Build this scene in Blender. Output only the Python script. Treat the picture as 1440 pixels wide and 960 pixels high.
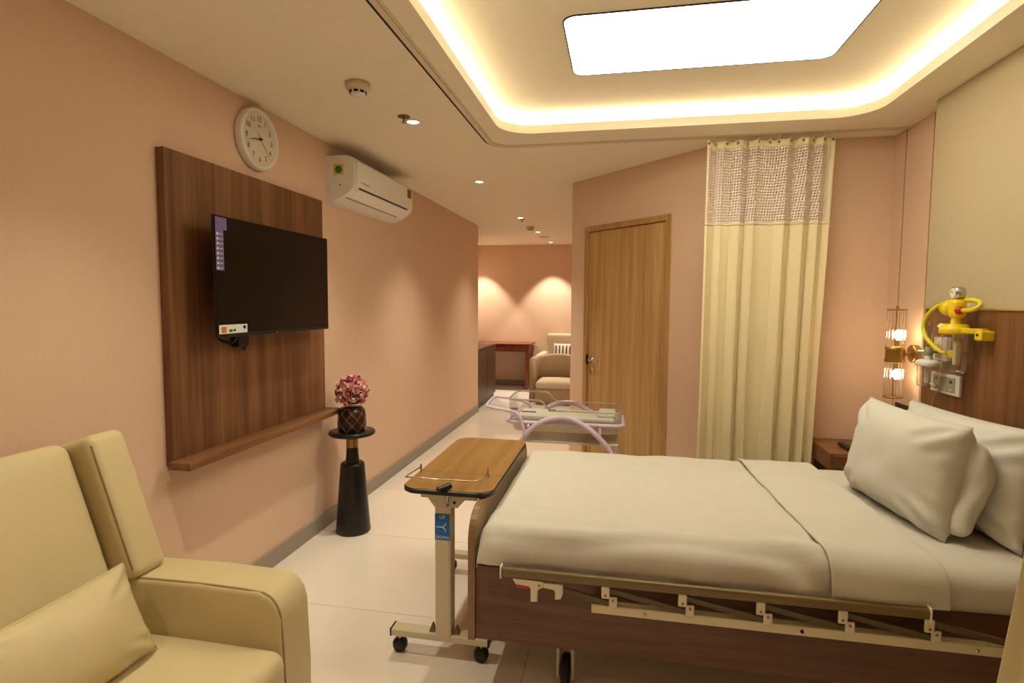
import bpy, bmesh, math, random
from mathutils import Vector, Matrix, noise
random.seed(7)
for o in list(bpy.data.objects): bpy.data.objects.remove(o)
sc = bpy.context.scene
COL = sc.collection
PI = math.pi

# ------------------------------------------------------------------ camera
def rad(a): return math.radians(a)
yaw, pit, rol = rad(10.953), rad(3.943), rad(.381)
fw = Vector((-math.sin(yaw)*math.cos(pit), math.cos(yaw)*math.cos(pit), -math.sin(pit)))
rt = Vector((math.cos(yaw), math.sin(yaw), 0)); up = rt.cross(fw)
rt, up = math.cos(rol)*rt + math.sin(rol)*up, -math.sin(rol)*rt + math.cos(rol)*up
cam = bpy.data.objects.new('camera', bpy.data.cameras.new('camera'))
cam.data.sensor_width = 36; cam.data.lens = 786.9/1440*36; cam.data.clip_start = .02
cam.matrix_world = Matrix(((rt.x, up.x, -fw.x, 0), (rt.y, up.y, -fw.y, 0), (rt.z, up.z, -fw.z, 1.5), (0, 0, 0, 1)))
COL.objects.link(cam); sc.camera = cam
# ------------------------------------------------------------------ world, view, light levels
w = bpy.data.worlds.new('world'); sc.world = w; w.use_nodes = True
w.node_tree.nodes['Background'].inputs[0].default_value = (1, .8, .6, 1)
w.node_tree.nodes['Background'].inputs[1].default_value = 0.0
sc.view_settings.view_transform = 'Standard'; sc.view_settings.look = 'None'
sc.view_settings.exposure = 0.25; sc.view_settings.gamma = 1; sc.view_settings.use_curve_mapping = False
PANEL_LIGHT = 9.0
COVE_LIGHT = 28.0
SPOT_W = 60.0
WARM = (1, .80, .52)

# ------------------------------------------------------------------ materials
def lin(c):
    return tuple(((v/255)/12.92 if v/255 <= .04045 else (((v/255)+.055)/1.055)**2.4) for v in c) + (1,)
def base(name):
    m = bpy.data.materials.new(name); m.use_nodes = True
    return m, m.node_tree, m.node_tree.nodes['Principled BSDF']
def N(t, kind, **k):
    n = t.nodes.new(kind)
    for a, v in k.items(): setattr(n, a, v)
    return n
def mat(name, rgb, rough=.5, metal=0, var=0, scale=20, bump=0, bscale=60, stretch=(1, 1, 1), spec=.5, sheen=0, coat=0):
    m, t, b = base(name)
    c = lin(rgb)
    b.inputs['Base Color'].default_value = c; b.inputs['Roughness'].default_value = rough
    b.inputs['Metallic'].default_value = metal; b.inputs['Specular IOR Level'].default_value = spec
    if sheen: b.inputs['Sheen Weight'].default_value = sheen
    if coat: b.inputs['Coat Weight'].default_value = coat; b.inputs['Coat Roughness'].default_value = .08
    co = N(t, 'ShaderNodeTexCoord'); mp = N(t, 'ShaderNodeMapping'); mp.inputs['Scale'].default_value = stretch
    t.links.new(co.outputs['Object'], mp.inputs[0])
    nz = N(t, 'ShaderNodeTexNoise'); nz.inputs['Scale'].default_value = scale; nz.inputs['Detail'].default_value = 4
    t.links.new(mp.outputs[0], nz.inputs[0])
    r = N(t, 'ShaderNodeValToRGB')
    v = max(var, .015)
    r.color_ramp.elements[0].position = .3; r.color_ramp.elements[1].position = .7
    r.color_ramp.elements[0].color = tuple(x*(1-v) for x in c[:3])+(1,)
    r.color_ramp.elements[1].color = tuple(min(1, x*(1+v)) for x in c[:3])+(1,)
    t.links.new(nz.outputs[0], r.inputs[0]); t.links.new(r.outputs[0], b.inputs['Base Color'])
    if bump:
        n2 = N(t, 'ShaderNodeTexNoise'); n2.inputs['Scale'].default_value = bscale; n2.inputs['Detail'].default_value = 3
        t.links.new(mp.outputs[0], n2.inputs[0])
        bp = N(t, 'ShaderNodeBump'); bp.inputs['Strength'].default_value = bump; bp.inputs['Distance'].default_value = .002
        t.links.new(n2.outputs[0], bp.inputs['Height']); t.links.new(bp.outputs[0], b.inputs['Normal'])
    return m
def wood(name, dark, mid, light, grain=(14, 14, .7), rough=.4, fine=1.0, spec=.4):
    """laminate wood: streaks stretched along the axis whose scale is small"""
    m, t, b = base(name)
    co = N(t, 'ShaderNodeTexCoord'); mp = N(t, 'ShaderNodeMapping'); mp.inputs['Scale'].default_value = grain
    t.links.new(co.outputs['Object'], mp.inputs[0])
    n1 = N(t, 'ShaderNodeTexNoise'); n1.inputs['Scale'].default_value = 1.0; n1.inputs['Detail'].default_value = 6
    n1.inputs['Roughness'].default_value = .62; n1.inputs['Distortion'].default_value = .35
    t.links.new(mp.outputs[0], n1.inputs[0])
    r = N(t, 'ShaderNodeValToRGB')
    e = r.color_ramp.elements
    e[0].position = .30; e[0].color = lin(dark); e[1].position = .72; e[1].color = lin(light)
    k = e.new(.5); k.color = lin(mid)
    t.links.new(n1.outputs[0], r.inputs[0])
    mp2 = N(t, 'ShaderNodeMapping'); mp2.inputs['Scale'].default_value = tuple(g*6 for g in grain)
    t.links.new(co.outputs['Object'], mp2.inputs[0])
    n2 = N(t, 'ShaderNodeTexNoise'); n2.inputs['Scale'].default_value = 1.5; n2.inputs['Detail'].default_value = 4
    t.links.new(mp2.outputs[0], n2.inputs[0])
    mx = N(t, 'ShaderNodeMix', data_type='RGBA', blend_type='MULTIPLY')
    mx.inputs[0].default_value = .35*fine
    t.links.new(r.outputs[0], mx.inputs[6]); t.links.new(n2.outputs[0], mx.inputs[7])
    t.links.new(mx.outputs[2], b.inputs['Base Color'])
    b.inputs['Roughness'].default_value = rough; b.inputs['Specular IOR Level'].default_value = spec
    return m
def wallpaper(name, rgb):
    m, t, b = base(name)
    c = lin(rgb)
    co = N(t, 'ShaderNodeTexCoord'); mp = N(t, 'ShaderNodeMapping'); mp.inputs['Scale'].default_value = (220, 220, 18)
    t.links.new(co.outputs['Object'], mp.inputs[0])
    n = N(t, 'ShaderNodeTexNoise'); n.inputs['Scale'].default_value = 1; n.inputs['Detail'].default_value = 3
    t.links.new(mp.outputs[0], n.inputs[0])
    r = N(t, 'ShaderNodeValToRGB'); r.color_ramp.elements[0].position = .3; r.color_ramp.elements[1].position = .7
    r.color_ramp.elements[0].color = tuple(x*.975 for x in c[:3])+(1,); r.color_ramp.elements[1].color = tuple(min(1, x*1.02) for x in c[:3])+(1,)
    t.links.new(n.outputs[0], r.inputs[0]); t.links.new(r.outputs[0], b.inputs['Base Color'])
    bp = N(t, 'ShaderNodeBump'); bp.inputs['Strength'].default_value = .12; bp.inputs['Distance'].default_value = .001
    t.links.new(n.outputs[0], bp.inputs['Height']); t.links.new(bp.outputs[0], b.inputs['Normal'])
    b.inputs['Roughness'].default_value = .75; b.inputs['Specular IOR Level'].default_value = .2
    return m
def emit(name, rgb, s):
    m = bpy.data.materials.new(name); m.use_nodes = True; t = m.node_tree; t.nodes.clear()
    e = N(t, 'ShaderNodeEmission'); e.inputs[0].default_value = tuple(rgb)+(1,); e.inputs[1].default_value = s
    o = N(t, 'ShaderNodeOutputMaterial'); t.links.new(e.outputs[0], o.inputs[0]); return m
def clear(name, tint=(.95, .95, .95), gloss=.12, rough=.05, diffuse=0, dcol=(.8, .8, .8)):
    """thin clear plastic or glass: see-through with fresnel gloss"""
    m = bpy.data.materials.new(name); m.use_nodes = True; t = m.node_tree; t.nodes.clear()
    tr = N(t, 'ShaderNodeBsdfTransparent'); tr.inputs[0].default_value = tint+(1,)
    gl = N(t, 'ShaderNodeBsdfGlossy'); gl.inputs['Roughness'].default_value = rough
    lw = N(t, 'ShaderNodeLayerWeight'); lw.inputs[0].default_value = .35
    ma = N(t, 'ShaderNodeMath', operation='MULTIPLY_ADD'); ma.inputs[1].default_value = .6; ma.inputs[2].default_value = gloss*.5
    t.links.new(lw.outputs['Facing'], ma.inputs[0])
    mx = N(t, 'ShaderNodeMixShader'); t.links.new(ma.outputs[0], mx.inputs[0])
    t.links.new(tr.outputs[0], mx.inputs[1]); t.links.new(gl.outputs[0], mx.inputs[2])
    last = mx
    if diffuse:
        df = N(t, 'ShaderNodeBsdfDiffuse'); df.inputs[0].default_value = dcol+(1,)
        m2 = N(t, 'ShaderNodeMixShader'); m2.inputs[0].default_value = diffuse
        t.links.new(mx.outputs[0], m2.inputs[1]); t.links.new(df.outputs[0], m2.inputs[2]); last = m2
    o = N(t, 'ShaderNodeOutputMaterial'); t.links.new(last.outputs[0], o.inputs[0]); return m
def mesh_cloth(name, rgb):
    """open net fabric, the holes are a procedural grid on the cloth's own UV (metres)"""
    m, t, b = base(name)
    b.inputs['Base Color'].default_value = lin(rgb); b.inputs['Roughness'].default_value = .8
    uv = N(t, 'ShaderNodeUVMap'); sp = N(t, 'ShaderNodeSeparateXYZ'); t.links.new(uv.outputs[0], sp.inputs[0])
    outs = []
    for i in (0, 1):
        a = N(t, 'ShaderNodeMath', operation='MULTIPLY'); a.inputs[1].default_value = 1/.017; t.links.new(sp.outputs[i], a.inputs[0])
        f = N(t, 'ShaderNodeMath', operation='FRACT'); t.links.new(a.outputs[0], f.inputs[0])
        g = N(t, 'ShaderNodeMath', operation='GREATER_THAN'); g.inputs[1].default_value = .42; t.links.new(f.outputs[0], g.inputs[0]); outs.append(g)
    h = N(t, 'ShaderNodeMath', operation='MULTIPLY'); t.links.new(outs[0].outputs[0], h.inputs[0]); t.links.new(outs[1].outputs[0], h.inputs[1])
    i = N(t, 'ShaderNodeMath', operation='SUBTRACT'); i.inputs[0].default_value = 1; t.links.new(h.outputs[0], i.inputs[1])
    t.links.new(i.outputs[0], b.inputs['Alpha'])
    return m
def fabric(name, rgb, trans=.25):
    m, t, b = base(name)
    b.inputs['Base Color'].default_value = lin(rgb); b.inputs['Roughness'].default_value = .85; b.inputs['Specular IOR Level'].default_value = .15
    b.inputs['Sheen Weight'].default_value = .15
    tl = N(t, 'ShaderNodeBsdfTranslucent'); tl.inputs[0].default_value = lin(rgb)
    mx = N(t, 'ShaderNodeMixShader'); mx.inputs[0].default_value = trans
    out = t.nodes['Material Output']
    t.links.new(b.outputs[0], mx.inputs[1]); t.links.new(tl.outputs[0], mx.inputs[2]); t.links.new(mx.outputs[0], out.inputs[0])
    return m

M = {}
M['wall'] = wallpaper('pink_beige_wallpaper', (226, 193, 168))
M['panel_fabric'] = wallpaper('beige_wall_panel', (190, 174, 144))
M['ceil'] = mat('ceiling_paint', (246, 234, 212), .9, var=.01, spec=.1)
M['tile'] = mat('polished_floor_tile', (244, 232, 220), .07, var=.03, scale=1.5, spec=.5)
M['grout'] = mat('floor_grout', (176, 160, 142), .8)
M['skirt'] = mat('grey_baseboard', (158, 146, 132), .45)
M['tvwood'] = wood('walnut_laminate', (88, 54, 32), (130, 86, 54), (164, 116, 78), (13, 13, .5), .38)
M['shelfwood'] = wood('walnut_shelf', (88, 54, 32), (130, 86, 54), (164, 116, 78), (13, .6, 13), .38)
M['headwood'] = wood('headboard_walnut', (100, 60, 34), (136, 88, 54), (158, 108, 70), (16, 16, .6), .4)
M['doorwood'] = wood('oak_door_veneer', (176, 132, 78), (210, 166, 108), (230, 190, 130), (20, 20, .7), .45)
M['framewood'] = wood('oak_door_frame', (176, 126, 70), (198, 150, 92), (210, 166, 108), (30, 30, 1), .4)
M['bedwood'] = wood('bed_laminate', (96, 62, 44), (120, 80, 58), (136, 94, 70), (.8, 8, 14), .45)
M['footwood'] = wood('footboard_laminate', (176, 150, 118), (192, 166, 134), (204, 178, 146), (12, 1.0, 12), .45)
M['edgewood'] = mat('footboard_edging', (140, 104, 66), .4, var=.08)
M['nightwood'] = wood('nightstand_laminate', (120, 76, 46), (146, 98, 64), (164, 116, 80), (1.2, 12, 12), .4)
M['tabwood'] = wood('overbed_tabletop', (140, 100, 48), (164, 122, 64), (178, 136, 78), (14, .9, 14), .35)
M['deskwood'] = wood('reddish_desk_wood', (110, 50, 26), (136, 66, 36), (152, 80, 46), (1, 12, 12), .4)
M['cabwood'] = wood('dark_cabinet_wood', (72, 46, 30), (94, 62, 42), (110, 76, 54), (12, 12, .8), .4)
M['black'] = mat('black_plastic', (16, 15, 15), .4)
M['blackwood'] = mat('black_lacquer', (20, 17, 17), .32, var=.1)
M['screen'] = mat('television_screen', (7, 6, 6), .22, spec=.35)
M['brass'] = mat('brushed_brass', (170, 138, 80), .36, 1, var=.05)
M['steel'] = mat('chrome_steel', (200, 196, 190), .2, 1)
M['dark_hole'] = mat('dark_recess', (28, 22, 18), .8)
M['white_pl'] = mat('white_plastic', (236, 230, 222), .35)
M['cream_pl'] = mat('cream_plastic', (226, 214, 186), .4)
M['cream_mt'] = mat('cream_powder_coat', (222, 208, 170), .45)
M['col_mt'] = mat('beige_powder_coat', (216, 203, 174), .4)
M['rail_mt'] = mat('bronze_rail', (120, 97, 58), .4, .2)
M['arm_mt'] = mat('rail_link_bar', (100, 82, 52), .5, .2)
M['red'] = mat('red_catch', (190, 50, 34), .4)
M['leather'] = mat('cream_leather', (208, 190, 146), .42, var=.02, scale=8, bump=.12, bscale=240, spec=.35)
M['seam'] = mat('leather_seam', (158, 134, 84), .6)
M['sheet'] = mat('white_cotton_sheet', (214, 208, 196), .85, bump=.08, bscale=12, spec=.15, sheen=.1)
M['pillowc'] = mat('white_pillow_cotton', (218, 215, 206), .85, bump=.1, bscale=14, spec=.15, sheen=.1)
M['curtain'] = fabric('pale_yellow_curtain', (255, 243, 206), .30)
M['curtain2'] = fabric('cream_near_curtain', (238, 226, 178), .2)
M['net'] = mesh_cloth('white_curtain_net', (232, 218, 206))
M['lav'] = mat('lavender_enamel', (222, 200, 220), .35)
M['acrylic'] = clear('clear_acrylic', (.975, .97, .965), .08)
M['acr_edge'] = clear('acrylic_edge', (.75, .72, .68), .3, .1, .35, (.75, .66, .55))
M['glass'] = clear('clear_glass', (.95, .95, .93), .2)
M['shelf_pl'] = clear('smoky_shelf', (.8, .78, .76), .1, .2, .55, (.78, .72, .66))
M['yellow'] = mat('yellow_plastic', (240, 206, 30), .35)
M['hose'] = mat('yellow_hose', (226, 208, 40), .4)
M['sock_grey'] = mat('socket_grey', (160, 158, 140), .4)
M['sofa'] = mat('beige_upholstery', (172, 144, 112), .7, bump=.1)
M['sofa_l'] = mat('cream_upholstery', (206, 184, 156), .7, bump=.1)
M['blue'] = mat('blue_sticker', (30, 110, 190), .4)
M['wht'] = mat('white_print', (236, 236, 236), .5)
M['purple'] = mat('purple_sticker', (118, 104, 170), .4)
M['green'] = mat('green_print', (50, 120, 60), .5)
M['orange'] = mat('orange_print', (206, 120, 60), .5)
M['yel_st'] = mat('yellow_sticker', (214, 190, 70), .5)
M['ink'] = mat('black_ink', (26, 24, 22), .6)
M['grey_ink'] = mat('grey_ink', (130, 118, 104), .6)
M['clockface'] = mat('clock_dial', (236, 226, 206), .5)
M['rubber'] = mat('black_rubber', (22, 21, 21), .55)
M['wire_gold'] = mat('gold_wire', (180, 140, 90), .4, .7)
M['vase'] = mat('dark_brown_vase', (44, 24, 20), .25)
M['petal1'] = mat('pink_petal', (232, 156, 164), .7, var=.1)
M['petal2'] = mat('deep_rose_petal', (204, 96, 116), .7, var=.12)
M['petal3'] = mat('ivory_petal', (240, 220, 176), .7, var=.05)
M['petal4'] = mat('blush_petal', (244, 200, 190), .7, var=.08)
M['leaf'] = mat('dark_green_leaf', (38, 46, 30), .5, var=.15)
M['detector'] = mat('detector_plastic', (214, 194, 162), .5)
M['tracka'] = mat('track_aluminium', (226, 210, 184), .5)
M['panel_on'] = emit('light_panel_diffuser', (1, .97, .78), PANEL_LIGHT)
M['cove_on'] = emit('led_strip', (1, .91, .66), COVE_LIGHT)
M['lamp_on'] = emit('downlight_lens', (1, .86, .62), 8)
M['bulb_on'] = emit('sconce_bulb', (1, .74, .42), 45)

# ------------------------------------------------------------------ mesh tools
class B:
    """collects shapes in world coordinates (optionally through a matrix), built as one mesh object"""
    def __init__(s, mx=None): s.v = []; s.f = []; s.mx = mx; s.sm = []; s.uv = None
    def add(s, vs, fs, smooth=False):
        k = len(s.v)
        s.v += [(s.mx @ Vector(p)) if s.mx else Vector(p) for p in vs]
        s.f += [[i+k for i in f] for f in fs]; s.sm += [smooth]*len(fs)
        return s
    def bm(s, bm, smooth=False):
        bm.verts.index_update()
        s.add([v.co.copy() for v in bm.verts], [[v.index for v in f.verts] for f in bm.faces], smooth); bm.free(); return s
    def box(s, x0, x1, y0, y1, z0, z1, bev=0, seg=2):
        bm = bmesh.new(); bmesh.ops.create_cube(bm, size=1)
        for v in bm.verts: v.co = Vector(((x0+x1)/2+v.co.x*(x1-x0), (y0+y1)/2+v.co.y*(y1-y0), (z0+z1)/2+v.co.z*(z1-z0)))
        if bev: bmesh.ops.bevel(bm, geom=bm.edges[:], offset=bev, segments=seg, profile=.5, affect='EDGES')
        return s.bm(bm, False)
    def prism(s, pts, vec, bev=0, seg=2, smooth=False):
        """polygon pts (3d) extruded along vec"""
        bm = bmesh.new(); vs = [bm.verts.new(p) for p in pts]; f = bm.faces.new(vs)
        r = bmesh.ops.extrude_face_region(bm, geom=[f]); nv = [g for g in r['geom'] if isinstance(g, bmesh.types.BMVert)]
        bmesh.ops.translate(bm, vec=vec, verts=nv)
        bmesh.ops.recalc_face_normals(bm, faces=bm.faces[:])
        if bev: bmesh.ops.bevel(bm, geom=bm.edges[:], offset=bev, segments=seg, profile=.5, affect='EDGES')
        return s.bm(bm, smooth)
    def cyl(s, p0, p1, r0, r1=None, n=20, cap=True):
        r1 = r0 if r1 is None else r1
        p0 = Vector(p0); p1 = Vector(p1); d = (p1-p0).normalized(); a = d.orthogonal().normalized(); b = d.cross(a)
        vs = []; 
        for p, r in ((p0, r0), (p1, r1)):
            vs += [p+(a*math.cos(2*PI*i/n)+b*math.sin(2*PI*i/n))*r for i in range(n)]
        fs = [[i, (i+1) % n, n+(i+1) % n, n+i] for i in range(n)]
        s.add(vs, fs, True)
        if cap: s.add(vs[:n], [list(range(n))[::-1]]); s.add(vs[n:], [list(range(n))])
        return s
    def lathe(s, prof, c=(0, 0, 0), axis='Z', n=28, smooth=True):
        """prof: (radius, height) list"""
        vs = []
        for r, h in prof:
            for i in range(n):
                a = 2*PI*i/n; x, y, z = r*math.cos(a), r*math.sin(a), h
                if axis == 'X': x, y, z = h, r*math.cos(a), r*math.sin(a)
                if axis == 'Y': x, y, z = r*math.sin(a), h, r*math.cos(a)
                vs.append((c[0]+x, c[1]+y, c[2]+z))
        fs = [[k*n+i, k*n+(i+1) % n, (k+1)*n+(i+1) % n, (k+1)*n+i] for k in range(len(prof)-1) for i in range(n)]
        s.add(vs, fs, smooth)
        if prof[0][0] > 1e-5 and len(prof) > 2: s.add(vs[:n], [list(range(n))[::-1]])
        if prof[-1][0] > 1e-5 and len(prof) > 2: s.add(vs[-n:], [list(range(n))])
        return s
    def tube(s, pts, r, n=10, closed=False, smooth_path=0):
        pts = [Vector(p) for p in pts]
        for _ in range(smooth_path):                         # corner cutting
            q = []
            m = len(pts)
            rng = range(m) if closed else range(m-1)
            if not closed: q.append(pts[0])
            for i in rng:
                a, b = pts[i], pts[(i+1) % m]; q += [a*.75+b*.25, a*.25+b*.75]
            if not closed: q.append(pts[-1])
            pts = q
        m = len(pts); vs = []; prev = None
        for i, p in enumerate(pts):
            if closed: d = (pts[(i+1) % m]-pts[i-1]).normalized()
            else: d = (pts[min(i+1, m-1)]-pts[max(i-1, 0)]).normalized()
            if prev is None: a = d.orthogonal().normalized()
            else: a = (prev-d*prev.dot(d)).normalized()
            prev = a; b = d.cross(a)
            vs += [p+(a*math.cos(2*PI*k/n)+b*math.sin(2*PI*k/n))*r for k in range(n)]
        fs = [[i*n+k, i*n+(k+1) % n, ((i+1) % m)*n+(k+1) % n, ((i+1) % m)*n+k] for i in range(m if closed else m-1) for k in range(n)]
        s.add(vs, fs, True)
        if not closed: s.add(vs[:n], [list(range(n))[::-1]]); s.add(vs[-n:], [list(range(n))])
        return s
    def rbox(s, c, size, r, k=4, m=(8, 8, 4), fn=None):
        """rounded soft box; fn(p_local, unit_pos) -> displaced p_local"""
        h = [x/2 for x in size]; ax = []
        for i in range(3):
            rr = min(r, h[i]*.999)
            t = [-h[i]+rr*(1-math.cos(j/k*PI/2))*1.0 for j in range(k)] 
            t = [-h[i]+rr*(math.tan((j/k)*PI/4)) if False else -h[i]+rr*j/k for j in range(k)]
            mid = [-h[i]+rr+(2*h[i]-2*rr)*j/m[i] for j in range(m[i]+1)]
            ax.append(t+mid+[-x for x in reversed(t)])
        vs = []; fs = []; idx = {}
        def vert(i, j, l):
            key = (i, j, l)
            if key in idx: return idx[key]
            p = Vector((ax[0][i], ax[1][j], ax[2][l]))
            q = Vector([max(-(h[a]-min(r, h[a]*.999)), min(h[a]-min(r, h[a]*.999), p[a])) for a in range(3)])
            d = p-q
            if d.length > 1e-9: p = q+d.normalized()*min(r, min(h)*.999) if d.length > 0 else p
            if fn: p = fn(p, Vector((p.x/h[0], p.y/h[1], p.z/h[2])))
            idx[key] = len(vs); vs.append(p+Vector(c)); return idx[key]
        n = [len(a)-1 for a in ax]
        for a in range(3):
            b, e = (a+1) % 3, (a+2) % 3
            for side in (0, n[a]):
                for u in range(n[b]):
                    for v in range(n[e]):
                        quad = []
                        for du, dv in ((0, 0), (1, 0), (1, 1), (0, 1)):
                            t = [0, 0, 0]; t[a] = side; t[b] = u+du; t[e] = v+dv; quad.append(vert(*t))
                        fs.append(quad if side else quad[::-1])
        s.add(vs, fs, True); return s
    def build(s, name, m, parent=None, origin=None, autosmooth=None):
        root = parent
        while root is not None and root.parent is not None: root = root.parent
        off = Vector(root.location) if root is not None else (Vector(origin) if origin else Vector((0, 0, 0)))
        me = bpy.data.meshes.new(name)
        me.from_pydata([tuple(p-off) for p in s.v], [], s.f); me.update()
        me.polygons.foreach_set('use_smooth', s.sm)
        me.materials.append(m)
        if s.uv:
            ul = me.uv_layers.new(name='UVMap')
            for l in me.loops: ul.data[l.index].uv = s.uv[l.vertex_index]
        o = bpy.data.objects.new(name, me); COL.objects.link(o)
        if parent is not None: o.parent = parent
        else: o.location = off
        return o
def tag(o, label, cat=None, group=None, kind=None):
    o['label'] = label
    if cat: o['category'] = cat
    if group: o['group'] = group
    if kind: o['kind'] = kind
    return o
def thing(name, label, cat, loc, group=None):
    o = bpy.data.objects.new(name, None); COL.objects.link(o); o.location = loc; o.empty_display_size = .1
    return tag(o, label, cat, group)
def struct(name, o, label): o['kind'] = 'structure'; o['label'] = label; return o
def copy_tree(o, parent=None):
    c = o.copy(); COL.objects.link(c)
    if parent is not None: c.parent = parent; c.matrix_parent_inverse = o.matrix_parent_inverse.copy()
    for ch in list(o.children): copy_tree(ch, c)
    return c
def rr(x0, x1, y0, y1, z, r, n=8):
    out = []
    for cx, cy, a0 in ((x1-r, y1-r, 0), (x0+r, y1-r, 90), (x0+r, y0+r, 180), (x1-r, y0+r, 270)):
        for i in range(n+1):
            a = rad(a0+90*i/n); out.append(Vector((cx+r*math.cos(a), cy+r*math.sin(a), z)))
    return out
def text(name, s, size, o, u, v, m, parent, depth=.0008, align='CENTER'):
    cu = bpy.data.curves.new(name, 'FONT'); cu.body = s; cu.size = size; cu.extrude = depth; cu.align_x = align; cu.align_y = 'CENTER'
    to = bpy.data.objects.new(name, cu); COL.objects.link(to)
    dg = bpy.context.evaluated_depsgraph_get(); dg.update()
    me = bpy.data.meshes.new_from_object(to.evaluated_get(dg)); bpy.data.objects.remove(to); bpy.data.curves.remove(cu)
    u = Vector(u).normalized(); v = Vector(v).normalized(); n = u.cross(v)
    b = B(); b.add([Vector(o)+u*p.co.x+v*p.co.y+n*p.co.z for p in me.vertices], [list(f.vertices) for f in me.polygons])
    bpy.data.meshes.remove(me)
    return b.build(name, m, parent)

# ================================================================== SETTING
XL, XR, HC = -1.91, 1.632, 2.535
YB, YF = -1.6, 9.97
XA = -2.75                                   # far side of the alcove beyond the left wall
# floor: grout bed with large polished tiles
fl = struct('floor', B().box(XA, XR, YB, YF, -.10, -.0015).build('floor', M['grout']), 'pale polished tile floor')
tx, ty, g = 1.68, .84, .0015
ys = [2.455+.84*k for k in range(-5, 10)]; xs = [-.36-2*1.68, -.36-1.68, -.36, -.36+1.68, -.36+2*1.68]
tile_mesh = {}
for i in range(len(xs)-1):
    for j in range(len(ys)-1):
        x0, x1 = max(xs[i]+g, XA), min(xs[i+1]-g, XR); y0, y1 = max(ys[j]+g, YB), min(ys[j+1]-g, YF)
        if x1-x0 < .02 or y1-y0 < .02: continue
        key = (round(x1-x0, 3), round(y1-y0, 3))
        if key not in tile_mesh:
            t = B().box(-(x1-x0)/2, (x1-x0)/2, -(y1-y0)/2, (y1-y0)/2, -.01, 0).build('tile', M['tile'], None); tile_mesh[key] = t.data
        else:
            t = bpy.data.objects.new('tile', tile_mesh[key]); COL.objects.link(t)
        t.parent = fl; t.location = ((x0+x1)/2, (y0+y1)/2, 0)

# ceiling with cove opening
OX0, OX1, OY0, OY1, OR = -.735, 1.335, 1.66, 3.465, .20
bm = bmesh.new()
outer = [bm.verts.new(p) for p in ((XA, YB, HC), (XR, YB, HC), (XR, YF, HC), (XA, YF, HC))]
inner = [bm.verts.new(p) for p in rr(OX0, OX1, OY0, OY1, HC, OR)]
ed = [bm.edges.new((l[i], l[(i+1) % len(l)])) for l in (outer, inner) for i in range(len(l))]
bmesh.ops.triangle_fill(bm, use_beauty=True, edges=ed)
b = B().bm(bm); ceil = struct('ceiling', b.build('ceiling', M['ceil']), 'off-white ceiling with a recessed light cove')
loops = [rr(OX0, OX1, OY0, OY1, HC, OR), rr(OX0, OX1, OY0, OY1, HC+.052, OR), rr(OX0-.012+.02, OX1-.008, OY0+.008, OY1-.008, HC+.052, OR-.008)]
b = B(); n = len(loops[0])
def loft(b, ls, smooth=False, cap=False):
    n = len(ls[0]); vs = [p for l in ls for p in l]
    b.add(vs, [[k*n+i, k*n+(i+1) % n, (k+1)*n+(i+1) % n, (k+1)*n+i] for k in range(len(ls)-1) for i in range(n)], smooth)
    if cap: b.add(ls[-1], [list(range(n))])
CO, CZ = .11, HC+.118
loft(b, [rr(OX0, OX1, OY0, OY1, HC, OR), rr(OX0, OX1, OY0, OY1, HC+.05, OR), rr(OX0-CO, OX1+CO, OY0-CO, OY1+CO, HC+.05, OR+CO)])
b.build('cove_lip', M['ceil'], ceil)
b = B(); loft(b, [rr(OX0-CO, OX1+CO, OY0-CO, OY1+CO, HC+.05, OR+CO), rr(OX0-CO, OX1+CO, OY0-CO, OY1+CO, CZ, OR+CO)], cap=True)
b.build('cove_recess', M['ceil'], ceil)
# walls
struct('wall_left', B().box(XL-.12, XL, YB, 7.42, 0, HC).build('wall_left', M['wall']), 'long pinkish beige papered wall carrying the television')
struct('wall_far', B().box(XA, XR, YF, YF+.12, 0, HC).build('wall_far', M['wall']), 'pink wall at the far end washed by downlights')
struct('wall_alcove', B().box(XA-.12, XA, 7.3, YF, 0, HC).build('wall_alcove', M['wall']), 'side wall of the far alcove')
struct('wall_alcove_return', B().box(XA-.12, XL-.12, 7.30, 7.42, 0, HC).build('wall_alcove_return', M['wall']), 'return wall behind the cabinet')
struct('wall_right', B().box(XR, XR+.12, YB, 4.0, 0, HC).build('wall_right', M['wall']), 'papered wall on the bed side')
struct('wall_back', B().box(.60, XR, 3.885, 4.0, 0, HC).build('wall_back', M['wall']), 'papered wall behind the yellow curtain')
struct('wall_rear', B().box(XL-.12, XR+.12, YB-.12, YB, 0, HC).build('wall_rear', M['wall']), 'wall behind the viewer')
PC = Vector((-.426, 4.913, 0)); r2 = math.sqrt(.5)
DM = Matrix(((r2, -r2, 0, PC.x), (-r2, -r2, 0, PC.y), (0, 0, 1, 0), (0, 0, 0, 1)))   # local x along wall, y towards viewer
D0, D1, DH = .178, 1.086, 2.135
b = B(DM).box(0, D0, -.12, 0, 0, HC).box(D1, 1.455, -.12, 0, 0, HC).box(D0, D1, -.12, 0, DH, HC)
struct('wall_door', b.build('wall_door', M['wall']), 'angled wall holding the oak door')
struct('wall_corridor', B().box(PC.x, PC.x+.1, PC.y+.09, YF, 0, HC).build('wall_corridor', M['wall']), 'corridor wall beyond the angled corner')
# panelled bed wall: proud beige panel and grooves
struct('trim_1', B().box(1.55, XR, .2, 3.262, 0, HC, .002, 1).build('trim_1', M['panel_fabric']), 'proud beige wall panel behind the bed head')
for i, y in enumerate((3.44, 3.74)):
    struct('trim_%d' % (i+2), B().box(XR-.0025, XR, y-.004, y+.004, 0, HC).build('trim_%d' % (i+2), mat('groove_line_%d' % i, (176, 136, 104), .7)), 'thin vertical groove in the wall beside the sconce')
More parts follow.
